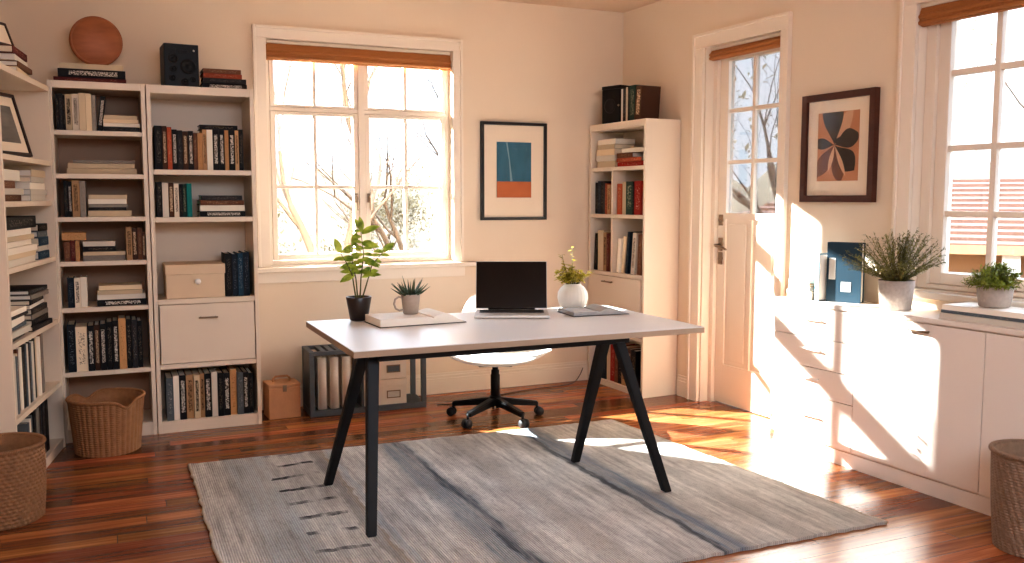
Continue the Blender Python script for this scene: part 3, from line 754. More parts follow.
# ------------------------------------------------------------------ pictures on the walls
def picture(fr, x0, x1, z0, z1, fw, fd, fmat, label):
    t = thing('framed_picture', label, 'picture', fr.pt((x0+x1)/2, -.001, z0), fr.r)
    w, h = (x1-x0)/2, z1-z0
    m = MB(); m.box(-w, -w+fw, -fd, 0, 0, h, .002); m.box(w-fw, w, -fd, 0, 0, h, .002); m.box(-w+fw, w-fw, -fd, 0, 0, fw, .002); m.box(-w+fw, w-fw, -fd, 0, h-fw, h, .002)
    m.build('frame', fmat, t)
    m = MB(); m.box(-w+fw, w-fw, -fd*.45, -.001, fw, h-fw); m.build('mat_board', M['matboard'], t)
    return t, w, h
t, w, h = picture(BACK, 2.30, 2.795, 1.178, 1.848, .020, .03, M['blackframe'], 'black framed blue and ochre abstract on the back wall')
m = MB(); m.box(-.130, .130, -.017, -.0137, .155, .535); a = m.build('artwork', M['artblue'], t)
m = MB(); m.box(-.130, .130, -.0185, -.0171, .155, .265); m.build('ochre_band', M['artorange'], a)
m = MB(); m._add([(-.062, -.0174, .535), (-.05, -.0174, .535), (-.012, -.0174, .267), (-.030, -.0174, .267), (-.038, -.0174, .40)], [(0, 4, 3, 2, 1)]); m.build('pale_streak', M['binderlight'], a)
m = MB(); m.box(-w+.019, w-.019, -.024, -.022, .019, h-.019); m.build('picture_glass', M['picglass'], t)
t, w, h = picture(WALL_R, 1.80, 2.295, 1.308, 1.884, .036, .035, M['walnut'], 'dark walnut framed abstract of brown petals, hung beside the glazed door')
m = MB(); m.box(-.140, .138, -.0185, -.0160, .112, .475); a = m.build('artwork', M['arttan'], t)
def petal(p0, p1, wid, mt, dy, asym=0.0, blunt=.5):
    (x0, z0), (x1, z1) = p0, p1; dx, dz = x1-x0, z1-z0; L = math.hypot(dx, dz); nx, nz = -dz/L, dx/L
    L_, R__ = [], []
    n = 14
    for i in range(n+1):
        q = i/n; ww = wid*(math.sin(PI*q**blunt) if q < 1 else 0)
        x, z = x0+dx*q, z0+dz*q
        cl = lambda X, Z: (min(.137, max(-.139, X)), -.0188-dy, min(.474, max(.113, Z)))
        L_.append(cl(x+nx*ww*(1+asym), z+nz*ww*(1+asym))); R__.append(cl(x-nx*ww*(1-asym), z-nz*ww*(1-asym)))
    m = MB(); m.grid([L_, R__], False); m.build('petal', mt, a)
C0 = (-.022, .302)
petal(C0, (.10, .50), .040, M['artlight'], .0001, 0, 1.0)
petal(C0, (-.045, .60), .072, M['artdark'], .0002, .05, 1.2)
petal(C0, (.150, .345), .050, M['artdark'], .0003, .15, 1.25); petal(C0, (-.175, .318), .030, M['artdark'], .0002, 0, 1.3)
petal(C0, (.115, .165), .060, M['artdark'], .0003, .0, 1.45); petal(C0, (-.15, .13), .044, M['artmid'], .0002, 0, 1.2)
petal(C0, (.020, .095), .044, M['artmid'], .0002, .1, 1.3); petal(C0, (.058, .135), .014, M['artlight'], .0005, 0, 1.2); petal((-.018, .312), (.018, .345), .012, M['artdark'], .0006)
petal(C0, (-.062, .16), .014, M['artlight'], .0005, 0, 1.1)
m = MB(); m.box(-w+.034, w-.034, -.027, -.025, .034, h-.034); m.build('picture_glass', M['picglass'], t)

# ------------------------------------------------------------------ sideboard along the right wall
SV = .285
SBo = WALL_R.pt(1.885, -SV); SB = Frame(SBo.x, SBo.y, WALL_R.r)
SL, SD, SH, SZ = 2.25, SV-.004, .80, .072
sb = thing('sideboard', 'long white sideboard with drawers and doors under the right-hand window', 'sideboard', SB.pt(0, 0), SB.r)
m = MB(); m.box(0, SL, -.004, SD, SH-.022, SH, .002); m.build('top_panel', M['cabinet'], sb)
m = MB(); m.box(0, SL, .018, SD, SZ, SH-.0225, 0); m.build('carcass', M['cabinet'], sb)
m = MB(); m.box(.02, SL-.02, .012, SD-.01, 0, SZ-.0005); m.build('plinth', M['cabinet'], sb)
zs = [.772, .617, .462, .315, .080]
for i in range(4):
    m = MB(); m.box(.012, .555, 0, .0175, zs[i+1]+.003, zs[i]-.001, .002); d = m.build('drawer', M['cabinet'], sb)
    m = MB(); bar_handle(m, .285, (zs[i]+zs[i+1])/2 + .02, .13, 0, proj=.02); m.build('bar_handle', M['chairshell'], d)
for a, b in ((.559, 1.236), (1.240, 1.90), (1.904, SL-.006)):
    m = MB(); m.box(a, b, 0, .0175, .083, .771, .002); d = m.build('door', M['cabinet'], sb)
    m = MB(); bar_handle(m, (a+b)/2 if a > 1 else .915, .738, .135, 0, proj=.022); m.build('bar_handle', M['nickel'], d)
ST = SH + .0005
# books, binders, pots on it
stack(SB, .055, .035, SH, [('white',26,170),('cream',20,176,-4),('white',24,150,10),('tan',16,160,4),('white',22,140,16)], 'little stack at far end of sideboard', depth=.14, yawj=3)
def binder(x, y, w, d, h, yaw, matl, label, labels=True):
    t = thing('binder', label, 'binder', SB.pt(x, y, ST), SB.r+R(yaw), 'blue binders on the sideboard')
    m = MB(); c = .004
    m.box(0, w, 0, c, 0, h, .001); m.box(0, w, d-c, d, 0, h, .001); m.box(0, c, c, d-c, 0, h, .001); m.build('cover', matl, t)
    m = MB(); m.box(.006, w-.006, c+.001, d-c-.001, .006, h-.008); m.build('paper_block', M['pagewhite'], t)
    return t, w, h
t, w, h = binder(.285, .085, .175, .05, .305, 24, M['binderblue'], 'dark blue binder with paper label, front face to the room')
m = MB(); m.box(.075, .125, -.0012, -.0002, .055, .105); m.build('label_sticker', M['label'], t)
m = MB(); m.box(.012, .045, -.0012, -.0002, .115, .225); m.build('pocket_label', M['label'], t)
m = MB(); m.box(-.0012, -.0002, .014, .042, .16, .24); m.build('spine_label', M['label'], t)
t, w, h = binder(.235, .055, .03, .17, .245, -4, M['binderlight'], 'pale blue binder standing edge-on left of the dark blue one')
m = MB(); m.box(.006, .024, -.0012, -.0002, .15, .20); m.build('spine_label', M['label'], t)

def pot(t, r0, r1, h, mt, soil=True, wall=.008, seg=36, name='pot', ridge=None):
    m = MB(); m.lathe([(r0*.9, 0), (r0, .004), (r1, h-.003), (r1-.002, h), (r1-wall, h), (r1-wall-.002, h-.02), (r0-wall, .012), (0, .010)], seg, ridge=ridge); m.build(name, mt, t)
    if soil: m = MB(); m.lathe([(0, h-.012), (r1-wall-.003, h-.014), (r1-wall-.004, h-.022), (0, h-.022)], 24); m.build('soil', M['soil'], t)

def sprigs(t, n, z0, H, spread, mt, leafL, leafW, dens, seed, stemr=.0016, droop=.25):
    rr = random.Random(seed); st = MB(); lf = MB()
    for k in range(n):
        a = rr.uniform(0, 2*PI); tl = math.sqrt(rr.uniform(0, 1))*spread*(1-.78*max(0, math.sin(a))); L = H*rr.uniform(.7, 1.05)
        p = Vector((math.cos(a)*.03*rr.random(), math.sin(a)*.03*rr.random(), z0)); d = Vector((math.cos(a)*math.sin(tl), math.sin(a)*math.sin(tl), math.cos(tl)))
        pts = []; S = 7
        for i in range(S+1):
            q = i/S; pts.append(p + d*(L*q) + Vector((math.cos(a), math.sin(a), 0))*(droop*L*q*q*.4) - Vector((0, 0, 1))*droop*L*q*q*.5*tl)
        st.tube(pts, [stemr*(1-.6*i/S) for i in range(S+1)], 4)
        for j in range(int(dens)):
            q = .12+.88*(j+rr.random())/dens; i = min(S-1, int(q*S)); f = q*S-i
            c = pts[i].lerp(pts[i+1], f); dirv = (pts[i+1]-pts[i]).normalized(); az = rr.uniform(0, 2*PI)
            sd = dirv.orthogonal().normalized(); sd = Matrix.Rotation(az, 3, dirv) @ sd
            lf.leaf(c, dirv*.8+sd*.8, dirv, leafL*rr.uniform(.6, 1.1), leafW, .2, .2, 2)
    st.build('stems', M['stem'], t); lf.build('foliage', mt, t, recalc=False)

t = thing('potted_plant', 'grey pot of tall feathery olive sprigs on the sideboard by the blue binder', 'potted plant', SB.pt(.69, .115, ST), SB.r)
pot(t, .070, .082, .142, M['concrete'])
sprigs(t, 150, .125, .265, 1.1, M['leafolive'], .019, .005, 26, 3, .0014, .22)
stack(SB, .985, .035, SH, [('white',26,420),('slate',14,400,6),('white',24,400,14)], 'flat stack under the right-hand pot on sideboard', depth=.2, yawj=1)
t = thing('potted_plant', 'grey pot of short bright green grass standing on books at the window', 'potted plant', SB.pt(1.17, .145, SH+.0655), SB.r)
pot(t, .062, .074, .098, M['concrete'])
sprigs(t, 300, .080, .105, 1.3, M['leafgrass'], .024, .005, 12, 5, .001, .2)
t = thing('potted_plant', 'tiny dark potted plant half hidden behind the pale blue binder', 'potted plant', SB.pt(.165, .246, ST), SB.r)
pot(t, .024, .029, .118, M['concrete'])
sprigs(t, 60, .105, .085, .9, M['leafolive'], .018, .004, 10, 8, .0012, .1)

# ------------------------------------------------------------------ desk
dk = thing('desk', 'white topped desk on black splayed legs, standing on the rug', 'desk', (1.68, 3.84, 0))
dx0, dx1, dy0_, dy1_ = -.850, .79, -.475, .458
RT = .0178  # rug thickness under the legs
m = MB(); m.box(dx0, dx1, dy0_, dy1_, .7365, .74, .0012); m.build('tabletop', M['desktop'], dk)
m = MB(); m.box(dx0, dx1, dy0_, dy1_, .712, .736, .001); m.build('edge_band', M['deskedge'], dk)
m = MB(); m.box(-.735, .42, -.425, -.385, .682, .711, .003); m.box(-.74, .40, .15, .20, .672, .711, .003); m.build('rail', M['blackmetal'], dk)
m = MB(); m.box(-.77, -.715, -.40, .30, .690, .7115, .002); m.build('cross_plate', M['blackmetal'], dk)
m = MB(); m.box(.29, .365, -.42, .30, .690, .7115, .002); m.build('cross_plate', M['blackmetal'], dk)
for top, bot in (((-.742, -.345), (-.806, -.528)), ((-.757, -.255), (-.822, .165)), ((.372, -.405), (.548, -.545)), ((.30, -.40), (.385, .02))):
    m = MB(); a = Vector((top[0], top[1], .690)); b = Vector((bot[0], bot[1], RT))
    v = [(p.x+i*w, p.y+j*d, p.z) for p, w, d in ((b, .0185, .018), (a, .0235, .024)) for i, j in ((-1, -1), (1, -1), (1, 1), (-1, 1))]
    vs, fs = m._add(v, [(0,3,2,1),(4,5,6,7),(0,1,5,4),(1,2,6,5),(2,3,7,6),(3,0,4,7)])
    bmesh.ops.bevel(m.b, geom=list({e for f in fs for e in f.edges}), offset=.003, segments=2, affect='EDGES')
    m.build('leg', M['blackmetal'], dk)
DT = .7405
# open book (left thick page block, right page arching) ------------------
def open_book(loc, rot, L, Rr, D, th, label, cover, pg='pagewhite'):
    t = thing('open_book', label, 'book', loc, rot)
    m = MB(); m.box(-L, 0, 0, D, 0, .003, .001); m.box(0, Rr, 0, D, 0, .003, .001); m.build('cover', cover, t)
    def block(sgn, W, h0):
        m = MB(); n = 12; top = []; bot = []
        for i in range(n+1):
            q = i/n; x = sgn*(W-.004)*q
            z = .0035 + (h0*(1-.93*q**2.2)+.016*math.sin(PI*min(1, q*1.3))*(1 if q < .77 else 0) if sgn > 0 else h0*(1-.25*max(0, .12-q)/.12))
            top.append((x, z)); bot.append((x, .0033))
        poly = top + list(reversed(bot)); n2 = len(poly)
        m._add([(x, .004, z) for x, z in poly]+[(x, D-.004, z) for x, z in poly],
               [(i, i+1, n2+i+1, n2+i) for i in range(n2-1)]+[(n2-1, 0, n2, 2*n2-1)]+[(i, i+1, n2-2-i, n2-1-i) for i in range(n)]+[(n2+i, n2+n2-1-i, n2+n2-2-i, n2+i+1) for i in range(n)])
        m.build('page_block', M[pg], t)
    block(-1, L, th); block(1, Rr, th*.95)
    return t
ob = open_book((1.355, 3.935, DT), R(3), .265, .165, .235, .034, 'thick open book on the desk under the grey mug', M['darkrelief'])
nb = open_book((2.225, 3.895, DT), R(-4), .15, .16, .21, .018, 'open grey notebook on the desk in front of the white vase', M['darkrelief'], 'greypage')

# mug with spiky plant, standing on the open book's left page
t = thing('mug_planter', 'grey mug with a spiky succulent standing on the open book', 'mug', (1.285, 4.075, DT+.0385), 0)
pot(t, .036, .046, .095, M['mug'], wall=.005, name='mug')
m = MB(); pts = [(-.041, 0, .078), (-.058, 0, .084), (-.076, 0, .072), (-.082, 0, .050), (-.074, 0, .028), (-.056, 0, .018), (-.038, 0, .022)]
m.tube(pts, .0052, 10); m.build('handle', M['mug'], t)
m = MB(); rr = random.Random(4)
for k in range(34):
    a = k*2.4; tl = .15+1.15*math.sqrt(k/34); d = Vector((math.cos(a)*math.sin(tl), math.sin(a)*math.sin(tl), math.cos(tl)))
    p = Vector((math.cos(a)*.012, math.sin(a)*.012, .083)); L = rr.uniform(.055, .085)
    m.tube([p, p+d*L*.6, p+d*L*1.25+Vector((0, 0, .012))], [.0052, .0048, .0004], 5)
m.build('succulent', M['leafaloe'], t)

# leafy plant in dark pot at the back edge of the desk
t = thing('potted_plant', 'young leafy plant in dark brown pot on the back edge of the desk', 'potted plant', (1.072, 4.228, DT), 0)
pot(t, .043, .062, .115, M['potdark'])
st = MB(); lf = MB(); rr = random.Random(21)
def sprig_leaf(p, d, L, w): lf.leaf(p, d, Vector((rr.uniform(-.5, .5), -.8, .5)), L, w, .3, .25, 5)
mains = [((.006, 0), [(.012, 0, .2), (.028, .0, .32), (.015, .0, .43)]), ((-.012, .004), [(-.03, .0, .22), (-.055, .01, .28), (-.085, .01, .33)]), ((.014, -.006), [(.045, -.01, .20), (.065, -.015, .27), (.12, -.02, .33)]), ((-.002, .01), [(-.005, .03, .2), (-.02, .05, .3), (-.01, .06, .36)])]
for (bx_, by_), ps in mains:
    pts = [Vector((bx_, by_, .10))] + [Vector(q) for q in ps]
    fine = []
    for i in range(len(pts)-1):
        for k in range(4): fine.append(pts[i].lerp(pts[i+1], k/4))
    fine.append(pts[-1]); n = len(fine)
    st.tube(fine, [.0042*(1-.7*i/n) for i in range(n)], 6)
    for i in range(5, n):
        for s in (-1, 1):
            if rr.random() < .3: continue
            a = rr.uniform(-.6, .6); d = Vector((s*math.cos(a), math.sin(a)*.8-.2, rr.uniform(-.15, .35)))
            sprig_leaf(fine[i], d, rr.uniform(.035, .06), rr.uniform(.016, .025))
    sprig_leaf(fine[-1], (pts[-1]-pts[-2]).normalized()+Vector((.2, -.1, .1)), .07, .034)
for p, d, L in (((.02, 0, .42), (.5, -.4, .35), .09), ((.018, 0, .37), (.9, -.3, -.05), .085), ((.02, 0, .30), (.7, -.5, -.3), .09), ((.01, 0, .24), (.8, -.5, -.2), .075), ((-.02, 0, .22), (-.9, -.2, -.25), .075), ((.01, 0, .44), (-.3, -.3, .7), .06)):
    sprig_leaf(Vector(p), Vector(d), L, .036)
st.build('stems', M['stem'], t); lf.build('foliage', M['leafyellow'], t, recalc=False)

# white ribbed vase with yellow sprigs
t = thing('vase', 'round white ribbed vase of yellow sprigs at the back right of the desk', 'vase', (2.215, 4.18, DT), 0)
m = MB(); m.lathe([(.040, 0), (.052, .004), (.072, .030), (.081, .062), (.078, .092), (.062, .118), (.046, .132), (.044, .139), (.038, .139), (.040, .128), (.055, .112), (.070, .06), (.04, .008), (0, .008)], 96, ridge=lambda a, z: .018*math.sin(24*a+4*math.sin(z*40)) if .006 < z < .13 else 0)
m.build('vase_body', M['vase'], t)
st = MB(); lf = MB(); rr = random.Random(9)
for k in range(34):
    a = rr.uniform(0, 2*PI); tl = rr.uniform(.15, 1.15); L = rr.uniform(.06, .105)
    if k == 0: a, tl, L = 1.2, .12, .19
    if k == 1: a, tl, L = 2.9, .25, .16
    d = Vector((math.cos(a)*math.sin(tl), math.sin(a)*math.sin(tl), math.cos(tl))); p = Vector((math.cos(a)*.02, math.sin(a)*.02, .128))
    st.tube([p, p+d*L*.6, p+d*L+Vector((0, 0, .01))], [.0018, .0014, .0008], 4)
    for j in range(11):
        c = p+d*L*(.4+.65*j/10); az = rr.uniform(0, 2*PI)
        lf.leaf(c, Vector((math.cos(az), math.sin(az), rr.uniform(-.2, .8))), Vector((0, 0, 1)), rr.uniform(.02, .036), rr.uniform(.014, .024), .2, .2, 3)
st.build('stems', M['stem'], t); lf.build('blossoms', M['leafblossom'], t, recalc=False)

# laptop
t = thing('laptop', 'open silver laptop with a black screen facing the viewer on the desk', 'laptop', (1.79, 4.02, DT), R(-23.5))
LW, LD = .185, .25
m = MB(); m.box(-LW, LW, -.06, LD-.06, .002, .016, .004); base = m.build('base', M['alu'], t)
m = MB(); m.box(-LW+.022, LW-.022, .055, LD-.085, .0161, .0168)
m.build('keyboard_bed', M['blackplastic'], base)
m = MB()
for r_ in range(5):
    for c_ in range(13):
        x = -LW+.028+c_*(2*LW-.056)/13; y = .060+r_*.0185
        m.box(x, x+.019, y, y+.0145, .0169, .0186, .001)
m.build('keys', M['keys'], base)
m = MB(); m.box(-.05, .05, -.05, .035, .0161, .0165); m.build('trackpad', M['alu'], base)
for sx in (-.14, .14):
    m = MB(); m.lathe([(.008, 0), (.008, .002)], 12, (sx, -.04, 0)); m.lathe([(.008, 0), (.008, .002)], 12, (sx, .15, 0)); m.build('foot', M['rubber'], base)
TL = Matrix.Translation((0, LD-.066, .020)) @ Matrix.Rotation(R(-17), 4, 'X')
m = MB(); m.box(-LW, LW, 0, .006, 0, .252, .003, TL); lid = m.build('lid', M['alu'], t)
m = MB(); m.box(-LW+.003, LW-.003, -.0014, -.0002, .004, .2485, 0, TL); m.build('screen', M['screen'], lid)
m = MB(); m.cyl((-.12, LD-.064, .018), (.12, LD-.064, .018), .006, None, 12); m.build('hinge', M['blackplastic'], t)

# ------------------------------------------------------------------ chair
ch = thing('office_chair', 'white shell office chair on black five-star base behind the desk', 'chair', (2.07, 4.895, 0), R(-22))
m = MB(); prof = [(-.245, .425, .20), (-.235, .446, .225), (-.19, .452, .25), (-.10, .440, .268), (0, .434, .275), (.10, .440, .272), (.17, .462, .262), (.215, .505, .25), (.24, .57, .235), (.258, .64, .215), (.272, .71, .19), (.281, .765, .155), (.284, .79, .11)]
rows = []
for (y, z, w) in prof:
    r_ = []
    for k in range(17):
        q = k/8-1; e_ = abs(q)**2.4
        up = .05*e_ if z < .5 else .02*e_; fw = 0 if z < .47 else -.06*e_*min(1, (z-.47)/.1)
        r_.append((w*q*(1.3 if z < .5 else 1.04)*(1-.03*q*q), y+fw, z+up-.065))
    rows.append(r_)
m.grid(rows); sh = m.build('shell', M['chairshell'], ch)
so_ = sh.modifiers.new('thickness', 'SOLIDIFY'); so_.thickness = .014; so_.offset = -1
su = sh.modifiers.new('smooth', 'SUBSURF'); su.levels = 1; su.render_levels = 2
m = MB(); m.box(-.10, .10, -.09, .09, .332, .356, .006); m.build('seat_plate', M['blackplastic'], ch)
m = MB(); m.lathe([(.028, .13), (.028, .27), (.024, .275), (.024, .30), (.018, .302), (.018, .332)], 20); m.build('gas_column', M['blackplastic'], ch)
m = MB(); m.lathe([(.036, .085), (.040, .10), (.038, .13), (.03, .145), (0, .146)], 24); m.build('hub', M['blackplastic'], ch)
for k in range(5):
    a = R(89.2 + 72*k); d = Vector((math.cos(a), math.sin(a), 0))
    m = MB(); m.bar(d*.02+Vector((0, 0, .112)), d*.27+Vector((0, 0, .076)), .050, .044, (0, 0, 1), .034, .028, bev=.005)
    arm = m.build('base_arm', M['blackplastic'], ch)
    c = d*.27; sd = Vector((-d.y, d.x, 0)); m = MB()
    m.cyl(c+Vector((0, 0, .082)), c+Vector((0, 0, .045)), .008, None, 10)
    for s in (-1, 1): m.cyl(c+d*.012+sd*s*.006+Vector((0, 0, .0265)), c+d*.012+sd*s*.022+Vector((0, 0, .0265)), .026, None, 20)
    m.cyl(c+d*.012-sd*.020+Vector((0, 0, .030)), c+d*.012+sd*.020+Vector((0, 0, .030)), .020, None, 16)
    m.build('caster', M['rubber'], arm)

# ------------------------------------------------------------------ rug
m = MB(); nx, ny = 60, 50
cor = [(.315, 2.66), (2.835, 2.62), (2.672, 4.545), (.300, 4.615)]  # FL FR BR BL
def rp(u, v):
    a = Vector(cor[0]).lerp(Vector(cor[1]), u); b = Vector(cor[3]).lerp(Vector(cor[2]), u); return a.lerp(b, v)
rr = random.Random(2); rows = []
ox, oy = .30, 2.62
wobx = [rr.uniform(-.006, .006) for _ in range(ny+1)]; woby = [rr.uniform(-.005, .005) for _ in range(nx+1)]
for j in range(ny+1):
    r_ = []
    for i in range(nx+1):
        p = rp(i/nx, j/ny); ed = (i in (0, nx)); ed2 = (j in (0, ny))
        r_.append((p.x + (wobx[j] if ed else 0) - ox, p.y + (woby[i] if ed2 else 0) - oy, .013 + rr.uniform(0, .0025)))
    rows.append(r_)
m.grid(rows)
per = [rows[0][i] for i in range(nx+1)] + [rows[j][nx] for j in range(1, ny+1)] + [rows[ny][i] for i in range(nx-1, -1, -1)] + [rows[j][0] for j in range(ny-1, 0, -1)]
n = len(per); m._add(per + [(p[0], p[1], .0008) for p in per], [(i, (i+1) % n, n+(i+1) % n, n+i) for i in range(n)]); m.mi = 0
rug = m.build('rug', M['rug'], None, (ox, oy, 0)); tag(rug, 'large grey and beige striped woven rug under the desk', 'rug')
for (i0, side_) in ((0, -1), (nx, 1)):   # bound selvedge along the two short sides
    m = MB(); pts = [(rows[j][i0][0], rows[j][i0][1], .0085 + .001*(j % 2)) for j in range(ny+1)]
    m.tube(pts, .0075, 6); m.build('edge_binding', M['fringe'], rug)

# ------------------------------------------------------------------ baskets
def weave(m, r0, r1, h, stakes, rws, amp, top=None, per_st=6, per_row=4, bulge=0.0, shift=0.0):
    seg, nr = stakes*per_st, rws*per_row; rows_o = []; vs = []
    for i in range(nr+1):
        q = i/nr; rowi = i//per_row
        for k in range(seg):
            t_ = 2*PI*k/seg; hh = h if top is None else h*top(t_)
            r_ = r0+(r1-r0)*q + bulge*math.sin(PI*q)
            f = (k/per_st + shift*rowi) % 1.0
            pr = math.sin(PI*((i % per_row)+.0)/per_row)
            r_ += amp*(math.sin(PI*f)**.7)*(.25+.75*pr) - amp*.7
            vs.append((r_*math.cos(t_), r_*math.sin(t_), q*hh))
    fs = [(i*seg+k, i*seg+(k+1) % seg, (i+1)*seg+(k+1) % seg, (i+1)*seg+k) for i in range(nr) for k in range(seg)]
    n0 = len(vs)   # inner skin and bottom
    for i in range(7):
        q = i/6
        for k in range(seg):
            t_ = 2*PI*k/seg; hh = h if top is None else h*top(t_)
            r_ = r0+(r1-r0)*q + bulge*math.sin(PI*q) - .012
            vs.append((r_*math.cos(t_), r_*math.sin(t_), .008+q*(hh-.008)))
    fs += [(n0+i*seg+k, n0+(i+1)*seg+k, n0+(i+1)*seg+(k+1) % seg, n0+i*seg+(k+1) % seg) for i in range(6) for k in range(seg)]
    fs.append(tuple(n0+k for k in range(seg)))
    fs += [(nr*seg+k, nr*seg+(k+1) % seg, n0+6*seg+(k+1) % seg, n0+6*seg+k) for k in range(seg)]
    m._add(vs, fs, True)
def braid(m, r, h, top=None, rad=.009, turns=60):
    for s in (0, PI):
        pts = []
        for k in range(361):
            t_ = 2*PI*k/360; hh = h if top is None else h*top(t_)
            rr_ = r + rad*.6*math.cos(turns*t_+s)
            pts.append((rr_*math.cos(t_), rr_*math.sin(t_), hh+rad*.5*math.sin(turns*t_+s)))
        m.tube(pts, rad*.62, 6, False)
def dip(t_):
    d = (t_ - R(-58) + PI) % (2*PI) - PI
    d2 = (t_ - R(122) + PI) % (2*PI) - PI
    return 1 - .13*math.exp(-(d/.24)**2) - .13*math.exp(-(d2/.24)**2)
t = thing('basket', 'round brown wicker basket with notched rim in front of the corner-side bookcase', 'basket', (-.068, 5.115, 0), 0, 'woven floor baskets')
m = MB(); weave(m, .160, .186, .285, 38, 24, .009, dip); m.build('woven_body', M['wicker'], t)
m = MB(); braid(m, .184, .287, dip, .009, 70); m.build('rim', M['wicker'], t)
t = thing('basket', 'round tan rope-weave basket at the near end of the left-wall bookcase', 'basket', (-.465, 4.16, 0), 0, 'woven floor baskets')
m = MB(); weave(m, .155, .166, .315, 44, 20, .010, None, bulge=.006, shift=.42); m.build('woven_body', M['rope'], t)
m = MB(); braid(m, .165, .317, None, .009, 60); m.build('rim', M['rope'], t)
t = thing('basket', 'grey-brown woven basket by the sideboard at the right edge', 'basket', (3.145, 2.21, 0), 0, 'woven floor baskets')
m = MB(); weave(m, .125, .146, .375, 36, 36, .009, None, bulge=.004, shift=.12); m.build('woven_body', M['greywicker'], t)
m = MB(); braid(m, .146, .377, None, .009, 55); m.build('rim', M['greywicker'], t)

# ------------------------------------------------------------------ crate, boxes and binders under the window
CR = Frame(1.052, 5.372, R(-1.5))
cr = thing('crate', 'dark grey open storage crate on the floor under the window', 'crate', CR.pt(0, 0), CR.r)
cw, cd, chh = .735, .27, .40
m = MB(); m.box(0, cw, 0, cd, 0, .035, .003); m.build('base_panel', M['crate'], cr)
m = MB(); m.box(.0, cw, 0, .022, chh-.024, chh, .002); m.box(0, cw, cd-.022, cd, chh-.024, chh, .002)
for x in (0, .075, .125, .175, .225): m.box(x, x+.032, .022, cd-.022, chh-.022, chh-.001, .002)
m.box(.257, cw, .022, cd-.022, chh-.022, chh-.001, .002); m.build('slotted_top', M['crate'], cr)
for x in (0, cw-.03):
    for y in (0, cd-.03): m = MB(); m.box(x, x+.03, y, y+.03, .0355, chh-.0245, .002); m.build('post', M['crate'], cr)
m = MB(); m.box(.004, .010, .031, cd-.031, .036, chh-.025); m.build('side_panel', M['crate'], cr)
m = MB(); m.box(.318, .332, .004, cd-.004, .036, chh-.025, .001); m.build('divider', M['crate'], cr)
for i, (x, lab) in enumerate(((.055, 'white binder nearest the left side inside the dark grey crate'), (.130, 'white binder, middle of three inside the dark grey crate'), (.205, 'white binder next to the divider inside the dark grey crate'))):
    t = thing('binder', lab, 'binder', CR.pt(x, .022, .036), CR.r, 'white binders in the crate')
    m = MB(); m.box(0, .004, .01, .2, 0, .318, .001); m.box(.050, .054, .01, .2, 0, .318, .001)
    m.cyl((.027, .027, .0), (.027, .027, .318), .027, None, 24); m.build('cover', M['binder'], t)
    m = MB(); m.box(.006, .048, .03, .19, .006, .308); m.build('paper_block', M['pagewhite'], t)
for z, lab in ((.0355, 'lower white file box with label holder in the dark grey crate'), (.1985, 'upper white file box stacked in the dark grey crate')):
    t = thing('file_box', lab, 'box', CR.pt(.48, .015, z), CR.r, 'white file boxes in the crate')
    hh = .160 if z < .1 else .158
    m = MB(); m.box(-.143, .128, 0, .22, 0, hh-.042, .002); m.build('box_body', M['boxwhite'], t)
    m = MB(); m.box(-.146, .131, -.004, .224, hh-.0415, hh-.001, .003); m.build('lid', M['boxwhite'], t)
    m = MB(); zc = hh*.40; a, b = .0, .088
    m.box(a, b, -.004, -.0003, zc+.018, zc+.024); m.box(a, b, -.004, -.0003, zc-.024, zc-.018); m.box(a, a+.006, -.004, -.0003, zc-.018, zc+.018); m.box(b-.006, b, -.004, -.0003, zc-.018, zc+.018); m.build('label_holder', M['nickel'], t)
    m = MB(); m.box(a+.006, b-.006, -.002, -.0003, zc-.018, zc+.018); m.build('label_card', M['crate'] if z > .1 else M['label'], t)
t = thing('leather_case', 'small tan leather case with top handle between bookcase and crate', 'box', (.905, 5.50, 0), R(3))
m = MB(); m.box(-.095, .095, -.085, .085, 0, .19, .006); m.build('case_body', M['tanbox'], t)
m = MB(); m.box(-.097, .097, -.087, .087, .1905, .212, .006); m.build('lid', M['tanbox'], t)
m = MB(); m.tube([(-.05, 0, .210), (-.05, 0, .232), (-.035, 0, .245), (.035, 0, .245), (.05, 0, .232), (.05, 0, .210)], .007, 8); m.build('handle', M['tanbox'], t)
m = MB(); m.box(-.012, .012, -.0885, -.0872, .165, .205, .0005); m.build('clasp', M['nickel'], t)
m = MB(); pts = []
cp = [Vector(p) for p in ((1.86, 5.36, .004), (2.05, 5.36, .004), (2.3, 5.46, .004), (2.6, 5.54, .004), (2.85, 5.56, .005), (2.98, 5.60, .012), (3.06, 5.655, .05), (3.10, 5.68, .10))]
for i in range(len(cp)-1):
    p0, p1, p2, p3 = cp[max(0, i-1)], cp[i], cp[i+1], cp[min(len(cp)-1, i+2)]
    for k in range(6):
        q = k/6; pts.append(.5*((2*p1)+(p2-p0)*q+(2*p0-5*p1+4*p2-p3)*q*q+(3*p1-p0-3*p2+p3)*q**3))
m.tube(pts, .0032, 6); tag(m.build('power_cable', M['cable']), 'thin dark cable along the baseboard behind the chair', 'cable')

# ------------------------------------------------------------------ outside
GZ = -1.4
m = MB(); m.box(-30, 60, 6.1, 60, GZ-.2, GZ); m.box(5.0, 60, -30, 6.1, GZ-.2, GZ)
struct(m.build('ground', M['ground']), 'pale dry lawn outside the windows', 'ground')
m = MB(); rr = random.Random(31); rows = [[], [], []]
for k in range(90):
    a = R(-60+k*2.1); d = 34; x, y = d*math.sin(a)+2, d*math.cos(a)+4
    for i, z in enumerate((GZ, 1.2+rr.uniform(-.6, .6), 2.6+rr.uniform(-.9, 1.0))): rows[i].append((x+rr.uniform(-.3, .3), y+i*1.2, z))
m.grid(rows); struct(m.build('hills', M['hill']), 'hazy tan tree line far behind the garden', 'hills')

